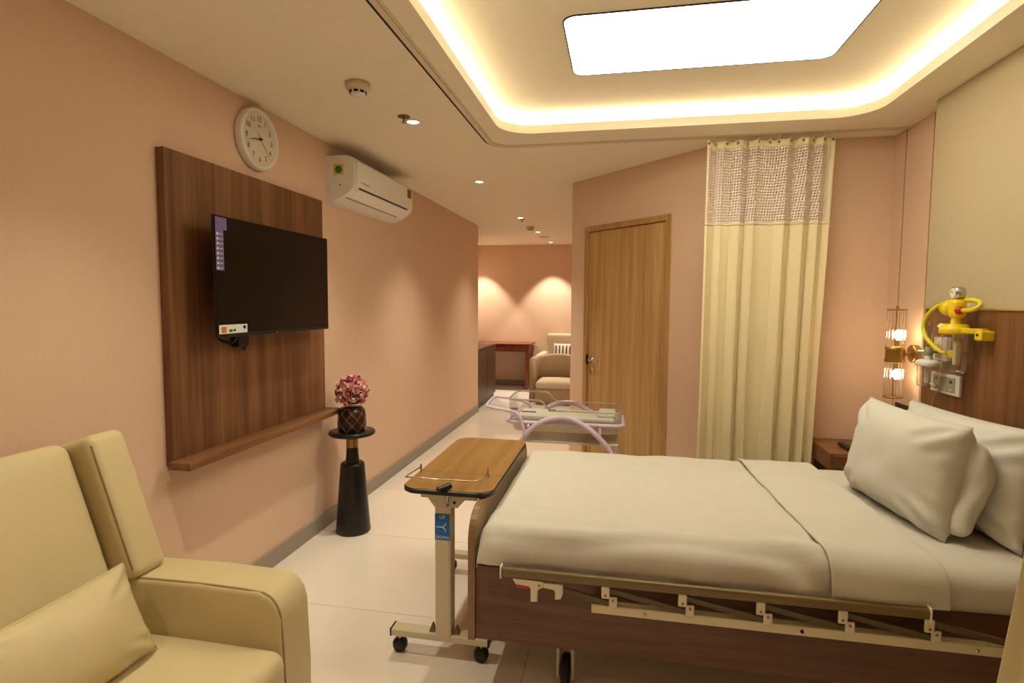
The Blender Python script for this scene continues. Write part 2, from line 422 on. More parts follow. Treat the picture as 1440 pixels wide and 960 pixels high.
# baseboards
struct('baseboard_left', B().box(XL, XL+.012, YB, 7.42, 0, .10, .002, 1).build('baseboard_left', M['skirt']), 'grey skirting under the television wall')
struct('baseboard_far', B().box(XA, PC.x, YF-.012, YF, 0, .10, .002, 1).build('baseboard_far', M['skirt']), 'grey skirting on the far wall')
struct('baseboard_door', B(DM).box(0, D0, 0, .012, 0, .10).box(D1, 1.44, 0, .012, 0, .10).build('baseboard_door', M['skirt']), 'grey skirting beside the oak door')
struct('baseboard_back', B().box(.62, 1.21, 3.873, 3.885, 0, .10).build('baseboard_back', M['skirt']), 'grey skirting behind the curtain')
# door
do = bpy.data.objects.new('door_1', None); COL.objects.link(do); do.location = DM @ Vector(((D0+D1)/2, 0, 0)); struct('door_1', do, 'light oak veneer door in a matching frame')
FWD = .042
fr = B(DM).box(D0, D0+FWD, -.12, .012, 0, DH, .002, 1).box(D1-FWD, D1, -.12, .012, 0, DH, .002, 1).box(D0+FWD, D1-FWD, -.12, .012, DH-FWD, DH, .002, 1)
fr.box(D0+FWD, D0+FWD+.012, -.12, -.045, 0, DH-FWD).box(D1-FWD-.012, D1-FWD, -.12, -.045, 0, DH-FWD).box(D0+FWD+.012, D1-FWD-.012, -.12, -.045, DH-FWD-.012, DH-FWD)
fr.build('door_frame', M['framewood'], do)
leaf = B(DM).box(D0+FWD+.003, D1-FWD-.003, -.045, -.008, .006, DH-FWD-.004, .001, 1).build('door_leaf', M['doorwood'], do)
hs = D0+FWD+.055
h = B(DM).lathe([(0.0, 0), (.024, 0), (.024, .006), (.009, .008), (.009, .045)], (hs, -.008, 1.03), 'Y', 18)
h.tube([(hs, .035, 1.03), (hs+.02, .04, 1.03), (hs+.115, .04, 1.028)], .0085, 10)
h.build('handle', M['steel'], leaf)
B(DM).lathe([(0, 0), (.022, 0), (.022, .006), (.0, .007)], (hs, -.008, .93), 'Y', 16).box(hs-.003, hs+.003, -.002, 0, .915, .94).build('keyhole_rose', M['steel'], leaf)
B(DM).box(D0+FWD-.004, D0+FWD+.004, -.01, .0135, .99, 1.07).build('strike_plate', M['dark_hole'], do)
for z in (1.90, 1.62, .85):
    B(DM).cyl((D1-FWD+.001, -.003, z-.055), (D1-FWD+.001, -.003, z+.055), .007, n=10).build('hinge', M['rail_mt'], do)

# ================================================================== CEILING FITTINGS
PX0, PX1, PY0, PY1 = -.252, .938, 2.335, 2.925
lp = thing('ceiling_light_panel', 'large bright rectangular light panel in the ceiling recess', 'ceiling light', ((PX0+PX1)/2, (PY0+PY1)/2, CZ))
b = B(); loft(b, [rr(PX0-.006, PX1+.006, PY0-.006, PY1+.006, CZ, .06), rr(PX0-.006, PX1+.006, PY0-.006, PY1+.006, CZ-.005, .06), rr(PX0, PX1, PY0, PY1, CZ-.005, .054), rr(PX0, PX1, PY0, PY1, CZ-.002, .054)])
b.build('frame', M['black'], lp)
b = B(); b.add(rr(PX0, PX1, PY0, PY1, CZ-.0035, .054), [list(range(36))[::-1]]); b.build('diffuser', M['panel_on'], lp)
b = B(); b.tube(rr(OX0-.065, OX1+.065, OY0-.065, OY1+.065, HC+.056, OR+.065), .006, 6, closed=True)
tag(b.build('cove_light_strip', M['cove_on'], None, ((OX0+OX1)/2, (OY0+OY1)/2, HC)), 'warm glowing strip hidden behind the ceiling cove lip', 'strip light')
# curtain track
tk = thing('curtain_track', 'off-white curtain track running around the ceiling cove', 'curtain rail', (-.86, 2.5, HC))
TX, TY, TR = -.868, 3.735, .16
def track_path(off, z):
    x, y, r = TX+off, TY-off, TR-off
    pts = [Vector((XR-.004, 1.30+off, z)), Vector((x+r, 1.30+off, z))]
    pts += [Vector((x+r-r*math.sin(rad(90*i/8)), 1.30+off+r-r*math.cos(rad(90*i/8)), z)) for i in range(1, 9)]
    pts += [Vector((x, y-r, z))]
    pts += [Vector((x+r-r*math.cos(rad(90*i/8)), y-r+r*math.sin(rad(90*i/8)), z)) for i in range(1, 9)]
    return pts+[Vector((XR-.004, y, z))]
def ribbon(o0, o1, z0, z1):
    a = [track_path(o0, z0), track_path(o1, z0), track_path(o1, z1), track_path(o0, z1)]
    n = len(a[0]); vs = [p for l in a for p in l]; fs = []
    for k in range(4):
        for i in range(n-1): fs.append([k*n+i, k*n+i+1, ((k+1) % 4)*n+i+1, ((k+1) % 4)*n+i])
    fs += [[0, n, 2*n, 3*n], [n-1, 4*n-1, 3*n-1, 2*n-1]]
    return B().add(vs, fs)
ribbon(.000, .026, HC-.006, HC).build('rail', M['tracka'], tk)
ribbon(.032, .038, HC-.006, HC).build('inner_flange', M['tracka'], tk)
ribbon(-.013, .000, HC-.003, HC).build('slot_shade', M['dark_hole'], tk)  # solid dark strip: shade of the track's open slot put into its colour
# smoke detectors
def detector(x, y, s, label, grp):
    t = thing('smoke_detector', label, 'smoke detector', (x, y, HC), grp)
    B().lathe([(.0, 0), (.055*s, 0), (.055*s, -.022*s), (.048*s, -.03*s), (.036*s, -.034*s)], (x, y, HC), n=24).build('base', M['detector'], t)
    B().lathe([(.036*s, -.034*s), (.034*s, -.05*s), (.022*s, -.056*s), (.0, -.057*s)], (x, y, HC), n=24).build('chamber', M['white_pl'], t)
    for k in range(8):
        a = k*PI/4+.2; c = Vector((x+.0355*s*math.cos(a), y+.0355*s*math.sin(a), HC-.042*s))
        d = Vector((-math.sin(a), math.cos(a), 0))
        B().prism([c-d*.010*s+Vector((0, 0, .005*s)), c+d*.010*s+Vector((0, 0, .005*s)), c+d*.010*s-Vector((0, 0, .005*s)), c-d*.010*s-Vector((0, 0, .005*s))], Vector((math.cos(a), math.sin(a), 0))*.002).build('vent', M['dark_hole'], t)
detector(-1.247, 2.545, 1.05, 'round smoke detector on the ceiling above the wall clock', 'smoke detectors')
detector(-1.23, 7.62, 1.0, 'small distant smoke detector on the corridor ceiling', 'smoke detectors')
def sprinkler(x, y, label):
    t = thing('fire_sprinkler', label, 'sprinkler', (x, y, HC), 'fire sprinklers')
    B().lathe([(0, 0), (.036, 0), (.034, -.005), (.012, -.008)], (x, y, HC), n=20).build('escutcheon', M['rail_mt'], t)
    B().cyl((x, y, HC-.006), (x, y, HC-.032), .0065, n=10).build('nozzle', M['rail_mt'], t)
    d = B().lathe([(0, -.036), (.014, -.035), (.014, -.033), (0, -.032)], (x, y, HC), n=14); d.build('deflector', M['brass'], t)
sprinkler(-1.21, 3.03, 'brass fire sprinkler next to the nearest downlight')
sprinkler(-1.225, 6.93, 'tiny fire sprinkler beside a corridor downlight')
def downlight(x, y, label, watt):
    t = thing('downlight', label, 'downlight', (x, y, HC), 'round recessed downlights')
    B().lathe([(.034, -.001), (.034, -.006), (.043, -.005), (.045, 0)], (x, y, HC), n=24).build('trim_ring', M['white_pl'], t)
    B().lathe([(0, -.0035), (.034, -.0035)], (x, y, HC), n=24).build('lens', M['lamp_on'], t)
    l = bpy.data.lights.new('downlight_beam', 'SPOT'); l.energy = watt; l.color = (1, .93, .72); l.spot_size = rad(96 if y < 9 else 78); l.spot_blend = 1.0 if y < 9 else .4; l.shadow_soft_size = .03
    o = bpy.data.objects.new('downlight_beam', l); COL.objects.link(o); o.parent = t; o.location = (0, 0, -.012)
for x, y, lb, wt in ((-1.19, 3.12, 'downlight beside the sprinkler nearest the air conditioner', 1.0), (-1.21, 4.73, 'downlight over the passage just past the air conditioner', 1.25),
                     (-1.22, 6.79, 'corridor downlight next to the distant sprinkler', 1.2), (-1.21, 8.17, 'corridor downlight beyond the distant smoke detector', 1.2),
                     (-1.20, 1.50, 'unseen downlight over the armchair, near the viewer', .85), (-1.20, -.10, 'unseen added downlight behind the viewer by the television wall', 1.2), (.45, -.10, 'unseen added downlight behind the viewer by the bed wall', 1.2),  # unseen downlights extending the row, added for more bounce off the floor
                     (-1.19, 9.55, 'farthest downlight close to the end wall', 2.2), (-2.48, 9.55, 'downlight over the wall desk in the alcove', 2.2)):
    downlight(x, y, lb, SPOT_W*wt)
t = thing('ceiling_vent', 'faint flat ceiling access plate far down the corridor', 'ceiling vent', (-1.19, 8.8, HC))
B().lathe([(0, 0), (.085, 0), (.083, -.006), (.0, -.008)], (-1.19, 8.8, HC), n=24).build('cover', M['detector'], t)

# ================================================================== LEFT WALL
# walnut television panel with shelf
tp = thing('walnut_wall_unit', 'dark walnut wall panel with a slim shelf behind the television', 'wall panel', (XL, 2.65, .78))
B().box(XL, XL+.038, 2.045, 3.305, .785, 2.137, .001, 1).build('back_board', M['tvwood'], tp)
B().box(XL+.038, XL+.052, 2.075, 3.275, .83, 2.12).build('face_board', M['tvwood'], tp) if False else None
B().box(XL+.038, -1.765, 2.012, 3.315, .783, .815, .0015, 1).build('shelf', M['shelfwood'], tp)
# television
TVX = -1.742
tv = thing('television', 'flat black television mounted on the walnut panel', 'television', (TVX, 2.635, 1.33))
B().box(TVX-.014, TVX-.004, 2.168, 3.128, 1.335, 1.878, .003, 2).box(TVX-.045, TVX-.014, 2.30, 3.0, 1.345, 1.78, .012, 2).build('housing', M['black'], tv)
B().box(TVX-.004, TVX, 2.170, 3.126, 1.352, 1.876, .001, 1).build('screen', M['screen'], tv)
B().box(TVX-.004, TVX+.001, 2.170, 3.126, 1.337, 1.352, .001, 1).build('lower_bezel', M['black'], tv)
B().box(XL+.038, TVX-.045, 2.45, 2.82, 1.46, 1.75, .004, 1).build('wall_bracket', M['black'], tv)
ps = B().box(TVX+.0002, TVX+.0012, 2.174, 2.246, 1.815, 1.868).box(TVX+.0002, TVX+.0012, 2.174, 2.224, 1.635, 1.815)
st = tag(ps.build('feature_sticker', M['purple'], tv), 'purple feature sticker with white icons')
for k in range(8):
    z = 1.80-.0215*k
    B().box(TVX+.0012, TVX+.0018, 2.180, 2.192, z-.010, z+.001).build('icon', M['wht'], st)
    B().box(TVX+.0012, TVX+.0018, 2.198, 2.218, z-.006, z-.003).build('icon', M['wht'], st)
es = tag(B().box(TVX+.001, TVX+.002, 2.180, 2.370, 1.353, 1.393).build('energy_label', M['wht'], tv), 'white energy rating label with orange and green print')
B().box(TVX+.002, TVX+.0026, 2.194, 2.226, 1.357, 1.384).build('rating_mark', M['orange'], es)
B().box(TVX+.002, TVX+.0026, 2.244, 2.266, 1.359, 1.372).build('rating_mark', M['green'], es)
B().box(TVX+.002, TVX+.0026, 2.272, 2.288, 1.362, 1.372).build('rating_mark', M['ink'], es)
B().box(TVX+.002, TVX+.0026, 2.340, 2.358, 1.372, 1.386).build('rating_mark', M['ink'], es)
B().box(TVX+.001, TVX+.0025, 2.60, 2.612, 1.338, 1.345).build('power_light', M['grey_ink'], tv)
B().tube([(TVX-.03, 2.34, 1.34), (TVX-.05, 2.335, 1.30), (TVX-.11, 2.33, 1.31), (TVX-.128, 2.33, 1.33)], .006, 8, smooth_path=2).build('cable', M['black'], tv)
B().box(XL+.038, XL+.085, 2.42, 2.50, 1.275, 1.335, .006, 2).tube([(XL+.07, 2.46, 1.28), (XL+.075, 2.47, 1.25), (XL+.06, 2.50, 1.27), (XL+.05, 2.52, 1.36)], .005, 8, smooth_path=2).build('power_plug', M['black'], tv)
# clock
CY, CZc, CR = 2.69, 2.345, .157
ck = thing('wall_clock', 'round white wall clock above the walnut panel', 'clock', (XL, CY, CZc))
B().lathe([(.0, 0), (CR*.97, 0), (CR, .008), (CR, .036), (CR-.006, .044), (CR-.016, .045), (CR-.02, .034), (0, .030)], (XL, CY, CZc), 'X', 48).build('case', M['white_pl'], ck)
face = B().lathe([(0, .034), (CR-.018, .034)], (XL, CY, CZc), 'X', 48).build('dial', M['clockface'], ck)
fx = XL+.035
for k in range(1, 13):
    a = rad(90-30*k); R_ = .103
    text('numeral', str(k), .038, (fx, CY+R_*math.cos(a), CZc+R_*math.sin(a)), (0, 1, 0), (0, 0, 1), M['ink'], face, .0006)
for k in range(60):
    if k % 5 == 0: continue
tb = B()
for k in range(60):
    a = rad(6*k); c, s_ = math.cos(a), math.sin(a); r0, r1, hw = .127, .133, (.0012 if k % 5 == 0 else .0006)
    tb.add([(fx, CY+r0*c-hw*s_, CZc+r0*s_+hw*c), (fx, CY+r1*c-hw*s_, CZc+r1*s_+hw*c), (fx, CY+r1*c+hw*s_, CZc+r1*s_-hw*c), (fx, CY+r0*c+hw*s_, CZc+r0*s_-hw*c)], [[3, 2, 1, 0]])
tb.build('minute_track', M['grey_ink'], face)
B().box(fx, fx+.0006, CY-.014, CY+.014, CZc+.064, CZc+.072).build('maker_mark', M['grey_ink'], face)
def hand(name, ang, L, w_, tail, h):
    a = rad(90-ang); d = Vector((0, math.cos(a), math.sin(a))); p = Vector((0, -math.sin(a), math.cos(a))); c = Vector((fx+h, CY, CZc))
    B().prism([c-d*tail-p*w_, c+d*L-p*w_*.5, c+d*L+p*w_*.5, c-d*tail+p*w_], Vector((.0012, 0, 0))).build(name, M['ink'], ck)
hand('hour_hand', 261, .062, .0045, .018, .003); hand('minute_hand', 258, .090, .0035, .022, .0055); hand('second_hand', 138, .118, .0011, .035, .008)
B().lathe([(0, .012), (.006, .012), (.006, .0), ], (fx, CY, CZc), 'X', 14).build('hub', M['ink'], ck)
b = B().lathe([(0, .043), (CR-.018, .043)], (XL, CY, CZc), 'X', 48); b.build('cover_glass', clear('clock_glass', (.98, .98, .97), .05), ck)
# air conditioner
AY0, AY1 = 3.425, 4.47
ac = thing('air_conditioner', 'white wall-mounted air conditioner under the ceiling', 'air conditioner', (XL, (AY0+AY1)/2, 2.15))
prof = [(0, 2.452), (.13, 2.452), (.175, 2.442), (.203, 2.415), (.212, 2.385), (.212, 2.275), (.205, 2.250), (.172, 2.215), (.115, 2.180), (.05, 2.155), (0, 2.148)]
def acbody(y0, y1, inset=0):
    return [Vector((XL+x, 0, z)) for x, z in prof]
b = B(); st_ = [(AY0, .93), (AY0+.006, .985), (AY0+.02, 1.0), (AY1-.05, 1.0), (AY1-.02, .96), (AY1-.006, .90), (AY1, .84)]
rings = []
for y, s_ in st_: rings.append([Vector((XL+x*(1 if x < .01 else s_), y, 2.30+(z-2.30)*(1 if s_ > .99 else .55+.45*s_))) for x, z in prof])
n = len(prof); vs = [p for r_ in rings for p in r_]
fs = [[k*n+i, (k+1)*n+i, (k+1)*n+(i+1) % n, k*n+(i+1) % n] for k in range(len(rings)-1) for i in range(n)]
b.add(vs, fs, False); b.add(rings[0], [list(range(n))]); b.add(rings[-1], [list(range(n))[::-1]])
b.build('body', M['white_pl'], ac)
fxx = XL+.2125
B().box(fxx-.002, fxx+.004, AY0+.012, AY1-.075, 2.272, 2.412, .002, 1).build('front_panel', M['white_pl'], ac)
def on_slope(y, t, h=.001):       # point on the sloped underside, t 0 (front) .. 1 (back)
    x0, z0, x1, z1 = .205, 2.250, .115, 2.180
    nx, nz = .56, -.83
    return Vector((XL+x0+(x1-x0)*t+nx*h, y, z0+(z1-z0)*t+nz*h))
b = B(); b.add([on_slope(AY0+.06, .0, .002), on_slope(AY1-.13, .0, .002), on_slope(AY1-.13, .16, .002), on_slope(AY0+.06, .16, .002)], [[0, 1, 2, 3]]); b.build('air_outlet_slot', M['dark_hole'], ac)
b = B().prism([on_slope(AY0+.065, .17, .002), on_slope(AY1-.135, .17, .002), on_slope(AY1-.135, .80, .002), on_slope(AY0+.065, .80, .002)], Vector((.56, 0, -.83))*.005, .0015, 1); b.build('louver', M['white_pl'], ac)
b = B(); b.add([on_slope(AY0+.03, .90, .002), on_slope(AY1-.16, .90, .002), on_slope(AY1-.16, .97, .002), on_slope(AY0+.03, .97, .002)], [[0, 1, 2, 3]]); b.build('outlet_seam', M['grey_ink'], ac)
B().box(fxx+.004, fxx+.0046, AY0+.35, AY0+.49, 2.352, 2.366).build('brand_mark', M['wht'], ac)
B().box(fxx+.004, fxx+.0046, AY0+.06, AY0+.20, 2.279, 2.285).build('model_mark', M['grey_ink'], ac)
rs = B().box(fxx+.004, fxx+.0046, AY1-.165, AY1-.085, 2.335, 2.405); tag(rs.build('rating_sticker', mat('sticker_brown', (110, 88, 60), .5), ac), 'brown printed sticker')
B().box(fxx-.02, fxx-.0, AY1-.048, AY1-.022, 2.29, 2.37).build('yellow_label', M['yel_st'], ac)
ye = B().box(XL+.055, XL+.125, AY0-.0012, AY0+.0005, 2.325, 2.392).build('eco_sticker', M['yel_st'], ac)
B().lathe([(0, -.002), (.024, -.002), (.024, -.001)], (XL+.09, AY0, 2.358), 'Y', 20).build('eco_disc', M['green'], ye)
B().lathe([(0, -.003), (.026, -.002), (.028, 0)], (XL+.03, AY0, 2.235), 'Y', 20).build('pipe_cap', M['white_pl'], ac)
B().lathe([(0, -.002), (.006, -.002), (.006, 0)], (XL+.10, AY0, 2.26), 'Y', 10).build('screw', M['grey_ink'], ac)

# side table with flowers
SX, SY = -1.70, 3.33
stb = thing('side_table', 'round black pedestal side table with a brass collar', 'side table', (SX, SY, 0))
B().lathe([(0, 0), (.108, 0), (.112, .012), (.108, .05), (.078, .43), (.074, .452), (.064, .46), (.0, .46)], (SX, SY, 0), n=36).build('pedestal', M['blackwood'], stb)
B().lathe([(.045, .458), (.040, .50), (.037, .56)], (SX, SY, 0), n=28).build('neck', M['blackwood'], stb)
B().lathe([(.038, .558), (.038, .612)], (SX, SY, 0), n=28).build('brass_collar', M['brass'], stb)
B().lathe([(.04, .612), (.075, .626), (.125, .640), (.143, .642), (.147, .648), (.147, .662), (.143, .666), (0, .666)], (SX, SY, 0), n=40).build('top', M['blackwood'], stb)
va = thing('flower_vase', 'dark brown rounded vase wrapped in gold wire net on the side table', 'vase', (SX, SY, .666))
vp = [(.0, 0), (.084, 0), (.088, .01), (.090, .06), (.088, .10), (.080, .135), (.066, .155), (.05, .16), (0, .16)]
B().lathe(vp, (SX, SY, .666), n=32).build('pot', M['vase'], va)
def vr(h): 
    for (r0, h0), (r1, h1) in zip(vp[1:], vp[2:]):
        if h0 <= h <= h1: return r0+(r1-r0)*(h-h0)/max(h1-h0, 1e-6)
    return .06
nb = B()
for k in range(9):
    for sg in (1, -1):
        pts = []
        for i in range(15):
            h_ = .004+.15*i/14; a = k*2*PI/9+sg*1.5*i/14+.1*k; r_ = vr(h_)+.0012; pts.append((SX+r_*math.cos(a), SY+r_*math.sin(a), .666+h_))
        nb.tube(pts, .0012, 5)
nb.build('wire_net', M['wire_gold'], va)
bq = thing('flower_bouquet', 'round bouquet of pink and ivory artificial roses in the vase', 'flowers', (SX, SY, .826))
fc = Vector((SX, SY, .925)); FR = .108
def rose(R_, rings=3, seed=0):
    b = B(); rnd = random.Random(seed)
    for k in range(rings):
        np_ = 3+k; rr_ = R_*(.34+.36*k); tilt = .25+.42*k
        for j in range(np_):
            a0 = 2*PI*j/np_+k*.7; vs = []; nu, nv = 5, 4
            for u in range(nu):
                for v in range(nv):
                    a = a0+(u/(nu-1)-.5)*2*PI/np_*1.35; t = v/(nv-1)
                    rad_ = rr_*(.35+.65*math.sin(t*1.45))*(1+.10*math.sin(u*2.3+j))
                    hgt = R_*(.10+.80*t)*(1-.24*k)+R_*.1*math.cos((u/(nu-1)-.5)*PI)*t-(R_*.25*tilt*t*t*k)
                    vs.append((rad_*math.cos(a), rad_*math.sin(a), hgt))
            b.add(vs, [[u*nv+v, u*nv+v+1, (u+1)*nv+v+1, (u+1)*nv+v] for u in range(nu-1) for v in range(nv-1)], True)
    b.lathe([(0, R_*.95), (R_*.18, R_*.8), (R_*.2, R_*.2), (0, 0)], n=8)
    return b
def place(name, me, pos, d, roll, sc_, parent):
    o = bpy.data.objects.new(name, me); COL.objects.link(o); o.parent = parent
    q = d.to_track_quat('Z', 'Y').to_matrix().to_4x4() @ Matrix.Rotation(roll, 4, 'Z')
    o.matrix_local = Matrix.Translation(Vector(pos)-Vector(parent.location)) @ q @ Matrix.Scale(sc_, 4); return o
protos = []
for i, mk in enumerate(('petal1', 'petal4', 'petal2', 'petal3')):
    o = rose(.040, 3, i).build('rose', M[mk], None); protos.append(o.data); bpy.data.objects.remove(o)
lb = B(); lb.add([(0, 0, 0), (.010, .003, .014), (.011, 0, .028), (0, -.004, .05), (-.011, 0, .028), (-.010, .003, .014), (0, .004, .022)], [[0, 1, 6], [1, 2, 6], [2, 3, 6], [3, 4, 6], [4, 5, 6], [5, 0, 6]], True)
lo = lb.build('leaf', M['leaf'], None); leafm = lo.data; bpy.data.objects.remove(lo)
bb = B().lathe([(0, 0), (.008, .004), (.010, .012), (.006, .020), (0, .022)], n=10).build('bud', M['petal3'], None); budm = bb.data; bpy.data.objects.remove(bb)
B().lathe([(0, -.085), (.05, -.08), (.085, -.03), (.088, .0), (.08, .03), (.05, .07), (0, .085)], fc, n=18).build('foam_core', M['leaf'], bq)
nf = 38; ga = PI*(3-math.sqrt(5))
for i in range(nf):
    z = 1-1.72*(i+.5)/nf; r_ = math.sqrt(max(0, 1-z*z)); a = ga*i
    d = Vector((r_*math.cos(a), r_*math.sin(a), z)).normalized()
    place('rose', protos[[0, 1, 2, 0, 1, 0, 3, 2, 1][i % 9]], fc+d*(FR-.036), d, random.uniform(0, 6), random.uniform(.82, 1.12), bq)
for i in range(15):
    d = Vector((random.gauss(0, 1), random.gauss(0, 1), random.gauss(.15, .9))).normalized()
    place('leaf', leafm, fc+d*(FR-.028), (d+Vector((random.gauss(0, .35), random.gauss(0, .35), random.gauss(0, .35)))).normalized(), random.uniform(0, 6), random.uniform(.6, .9), bq)
for i in range(14):
    d = Vector((random.gauss(0, 1), random.gauss(0, 1), random.gauss(.2, .8))).normalized()
    place('bud', budm, fc+d*(FR-.006), d, 0, random.uniform(.6, 1.0), bq)

# ================================================================== ARMCHAIR (faces +X)
ch = thing('armchair', 'cream leather winged armchair in the near corner', 'armchair', (-1.45, 1.22, 0))
BL = math.atan2(.16, .46)                      # backrest lean
def lean(cx, cz, ang):
    return Matrix.Translation((cx, 0, cz)) @ Matrix.Rotation(-ang, 4, 'Y')
def soft(p, u, amt=.012):
    return Vector((p.x*(1-.0*u.y), p.y, p.z+amt*(1-u.x*u.x)*(1-u.y*u.y)*(1 if u.z > 0 else 0)))
B().rbox((-1.33, 1.225, .345), (.70, .545, .19), .05, 4, (8, 8, 3), lambda p, u: soft(p, u, .018)).build('seat', M['leather'], ch)
B().box(-1.72, -1.04, .955, 1.495, .10, .26, .012, 2).build('seat_base', M['leather'], ch)
bk = lean(-1.49, .40, BL)
B(bk).rbox((-.075, 1.215, .335), (.15, .50, .72), .045, 4, (3, 8, 10), lambda p, u: Vector((p.x+(.022*(1-u.y*u.y)*(1-u.z*u.z) if u.x > 0 else 0), p.y, p.z))).build('backrest', M['leather'], ch)
for y0 in (1.472, .845):
    wg = B(bk).rbox((-.045, y0+.070, .445), (.20, .140, .49), .032, 4, (4, 3, 8)).build('wing', M['leather'], ch)
    yi = y0+.002 if y0 > 1 else y0+.138
    ys_ = y0+.0092 if y0 > 1 else y0+.1308
    B(bk).tube([(.0465, ys_, .235), (.0465, ys_, .45), (.0465, ys_, .655)], .0028, 6).build('seam', M['seam'], wg)
def armprof(x):
    return x
for y0 in (1.492, .79):
    def armfn(p, u):
        z = p.z
        return Vector((p.x, p.y, z))
    pts = [(-1.72, .06), (-1.005, .06), (-1.000, .30), (-1.010, .52), (-1.022, .560), (-1.045, .588), (-1.08, .602), (-1.30, .606), (-1.56, .600), (-1.72, .590)]
    ar = B().prism([Vector((x, y0, z)) for x, z in pts], Vector((0, .165, 0)), .016, 3).build('arm', M['leather'], ch)
    ar.data.polygons.foreach_set('use_smooth', [True]*len(ar.data.polygons))
    yy = y0+.012 if y0 > 1 else y0+.153
    B().tube([(-1.56, yy, .5975), (-1.30, yy, .6035), (-1.08, yy, .5995), (-1.047, yy, .586), (-1.026, yy, .562), (-1.013, yy, .52), (-1.0035, yy, .30)], .0045, 8, smooth_path=1).build('seam', M['seam'], ar)
B().box(-1.80, -1.72, .80, 1.645, .06, .56, .015, 2).build('back_shell', M['leather'], ch)
for x in (-1.74, -1.06):
    for y in (.86, 1.60): B().cyl((x, y, 0), (x, y, .065), .02, .026, 14).build('foot', M['black'], ch)

def pillow(name, W, H, T, frame, m, label, cat, seed, n=26, pinch=.07, wr=.006, flange=0, group=None, parent=None, piping=True):
    """frame: (centre, ex, ey) ; ez = ex x ey"""
    c, ex, ey = [Vector(v) for v in frame]; ex.normalize(); ey = (ey-ex*ey.dot(ex)).normalized(); ez = ex.cross(ey)
    vs = []; fs = []
    def pt(i, j, sg):
        u = -1+2*i/n; v = -1+2*j/n
        x = W/2*u*(1-pinch*(1-v*v)); y = H/2*v*(1-pinch*(1-u*u))
        t = T/2*(max(0, 1-u**4)*max(0, 1-v**4))**.5*(.75+.25*(1-u*u)*(1-v*v))
        q = Vector((x*3.2+seed*3.1, y*3.6, sg*2.0+seed))
        e = (1-u**4)*(1-v**4)
        # folds radiating from the corners plus soft dents
        t += e**.5*(wr*noise.noise(q)+wr*.3*noise.noise(q*2.6))
        cr = max(0, abs(u)+abs(v)-1.05)
        t += e**.5*wr*1.3*math.sin(15*(abs(u)-abs(v))+seed)*cr
        return c+ex*x+ey*y+ez*(sg*t)
    for sg in (1, -1):
        k = len(vs)
        for i in range(n+1):
            for j in range(n+1): vs.append(pt(i, j, sg))
        for i in range(n):
            for j in range(n):
                a = k+i*(n+1)+j; q = [a, a+n+1, a+n+2, a+1]; fs.append(q if sg > 0 else q[::-1])
    b = B().add(vs, fs, True)
    root = thing(name, label, cat, c-ey*H/2, group)
    o = b.build('case', m, root)
    bm = bmesh.new(); bm.from_mesh(o.data); bmesh.ops.remove_doubles(bm, verts=bm.verts[:], dist=.0004); bm.to_mesh(o.data); bm.free()
    if not piping: return root, (c, ex, ey, ez)
    # piped edge
    per = []
    for i in range(n+1): per.append(pt(i, 0, 1))
    for j in range(1, n+1): per.append(pt(n, j, 1))
    for i in range(n-1, -1, -1): per.append(pt(i, n, 1))
    for j in range(n-1, 0, -1): per.append(pt(0, j, 1))
    B().tube(per, .0035, 6, closed=True).build('piping', m, root)
    return root, (c, ex, ey, ez)
# chair cushion leans on the backrest
pillow('cushion', .50, .275, .13, ((-1.41, 1.135, .578), (.02, 1, .02), (-.42, .0, 1)), M['leather'], 'cream leather lumbar cushion with piping on the armchair', 'cushion', 2, 30, .05, .016)

# ================================================================== OVERBED TABLE
ob = thing('overbed_table', 'wheeled overbed table with wooden top at the foot of the bed', 'overbed table', (-.70, 2.5, 0))
ZT = .745
tt = B(); loft(tt, [rr(-.868, -.492, 2.115, 2.99, ZT-.022, .065), rr(-.874, -.486, 2.109, 2.996, ZT-.018, .07), rr(-.874, -.486, 2.109, 2.996, ZT-.004, .07), rr(-.870, -.490, 2.113, 2.992, ZT, .066)])
l0 = rr(-.868, -.492, 2.115, 2.99, ZT-.022, .065); tt.add(l0, [list(range(len(l0)))[::-1]])
top_e = tt.build('edge_band', M['black'], ob)
l1 = rr(-.870, -.490, 2.113, 2.352, ZT+.0005, .0655)
def half(y0, y1, near):
    p = []
    x0, x1, r = -.869, -.491, .065
    if near:
        for cx, a0 in ((x1-r, 270), ):
            p += [Vector((cx+r*math.cos(rad(a0+90*i/8)), y0+r+r*math.sin(rad(a0+90*i/8)), 0)) for i in range(9)]
        p += [Vector((x1, y1, 0)), Vector((x0, y1, 0))]
        p += [Vector((x0+r+r*math.cos(rad(180+90*i/8)), y0+r+r*math.sin(rad(180+90*i/8)), 0)) for i in range(9)]
    else:
        p += [Vector((x0, y0, 0)), Vector((x1, y0, 0))]
        p += [Vector((x1-r+r*math.cos(rad(90*i/8)), y1-r+r*math.sin(rad(90*i/8)), 0)) for i in range(9)]
        p += [Vector((x0+r+r*math.cos(rad(90+90*i/8)), y1-r+r*math.sin(rad(90+90*i/8)), 0)) for i in range(9)]
    return [q+Vector((0, 0, ZT-.003)) for q in p]
B().prism(half(2.114, 2.349, True), Vector((0, 0, .0045))).build('end_leaf', M['tabwood'], ob)
B().prism(half(2.352, 2.991, False), Vector((0, 0, .0045))).build('main_leaf', M['tabwood'], ob)
gr = B().tube([(-.855, 2.315, ZT+.002), (-.855, 2.315, ZT+.028), (-.868, 2.20, ZT+.028), (-.868, 2.165, ZT+.028), (-.575, 2.165, ZT+.028), (-.548, 2.20, ZT+.028), (-.548, 2.315, ZT+.028), (-.548, 2.315, ZT+.002)], .003, 8)
gr.build('guard_rail', M['steel'], ob)
for x in (-.855, -.548): B().cyl((x, 2.315, ZT+.002), (x, 2.315, ZT+.04), .005, n=10).build('guard_post', M['steel'], ob)
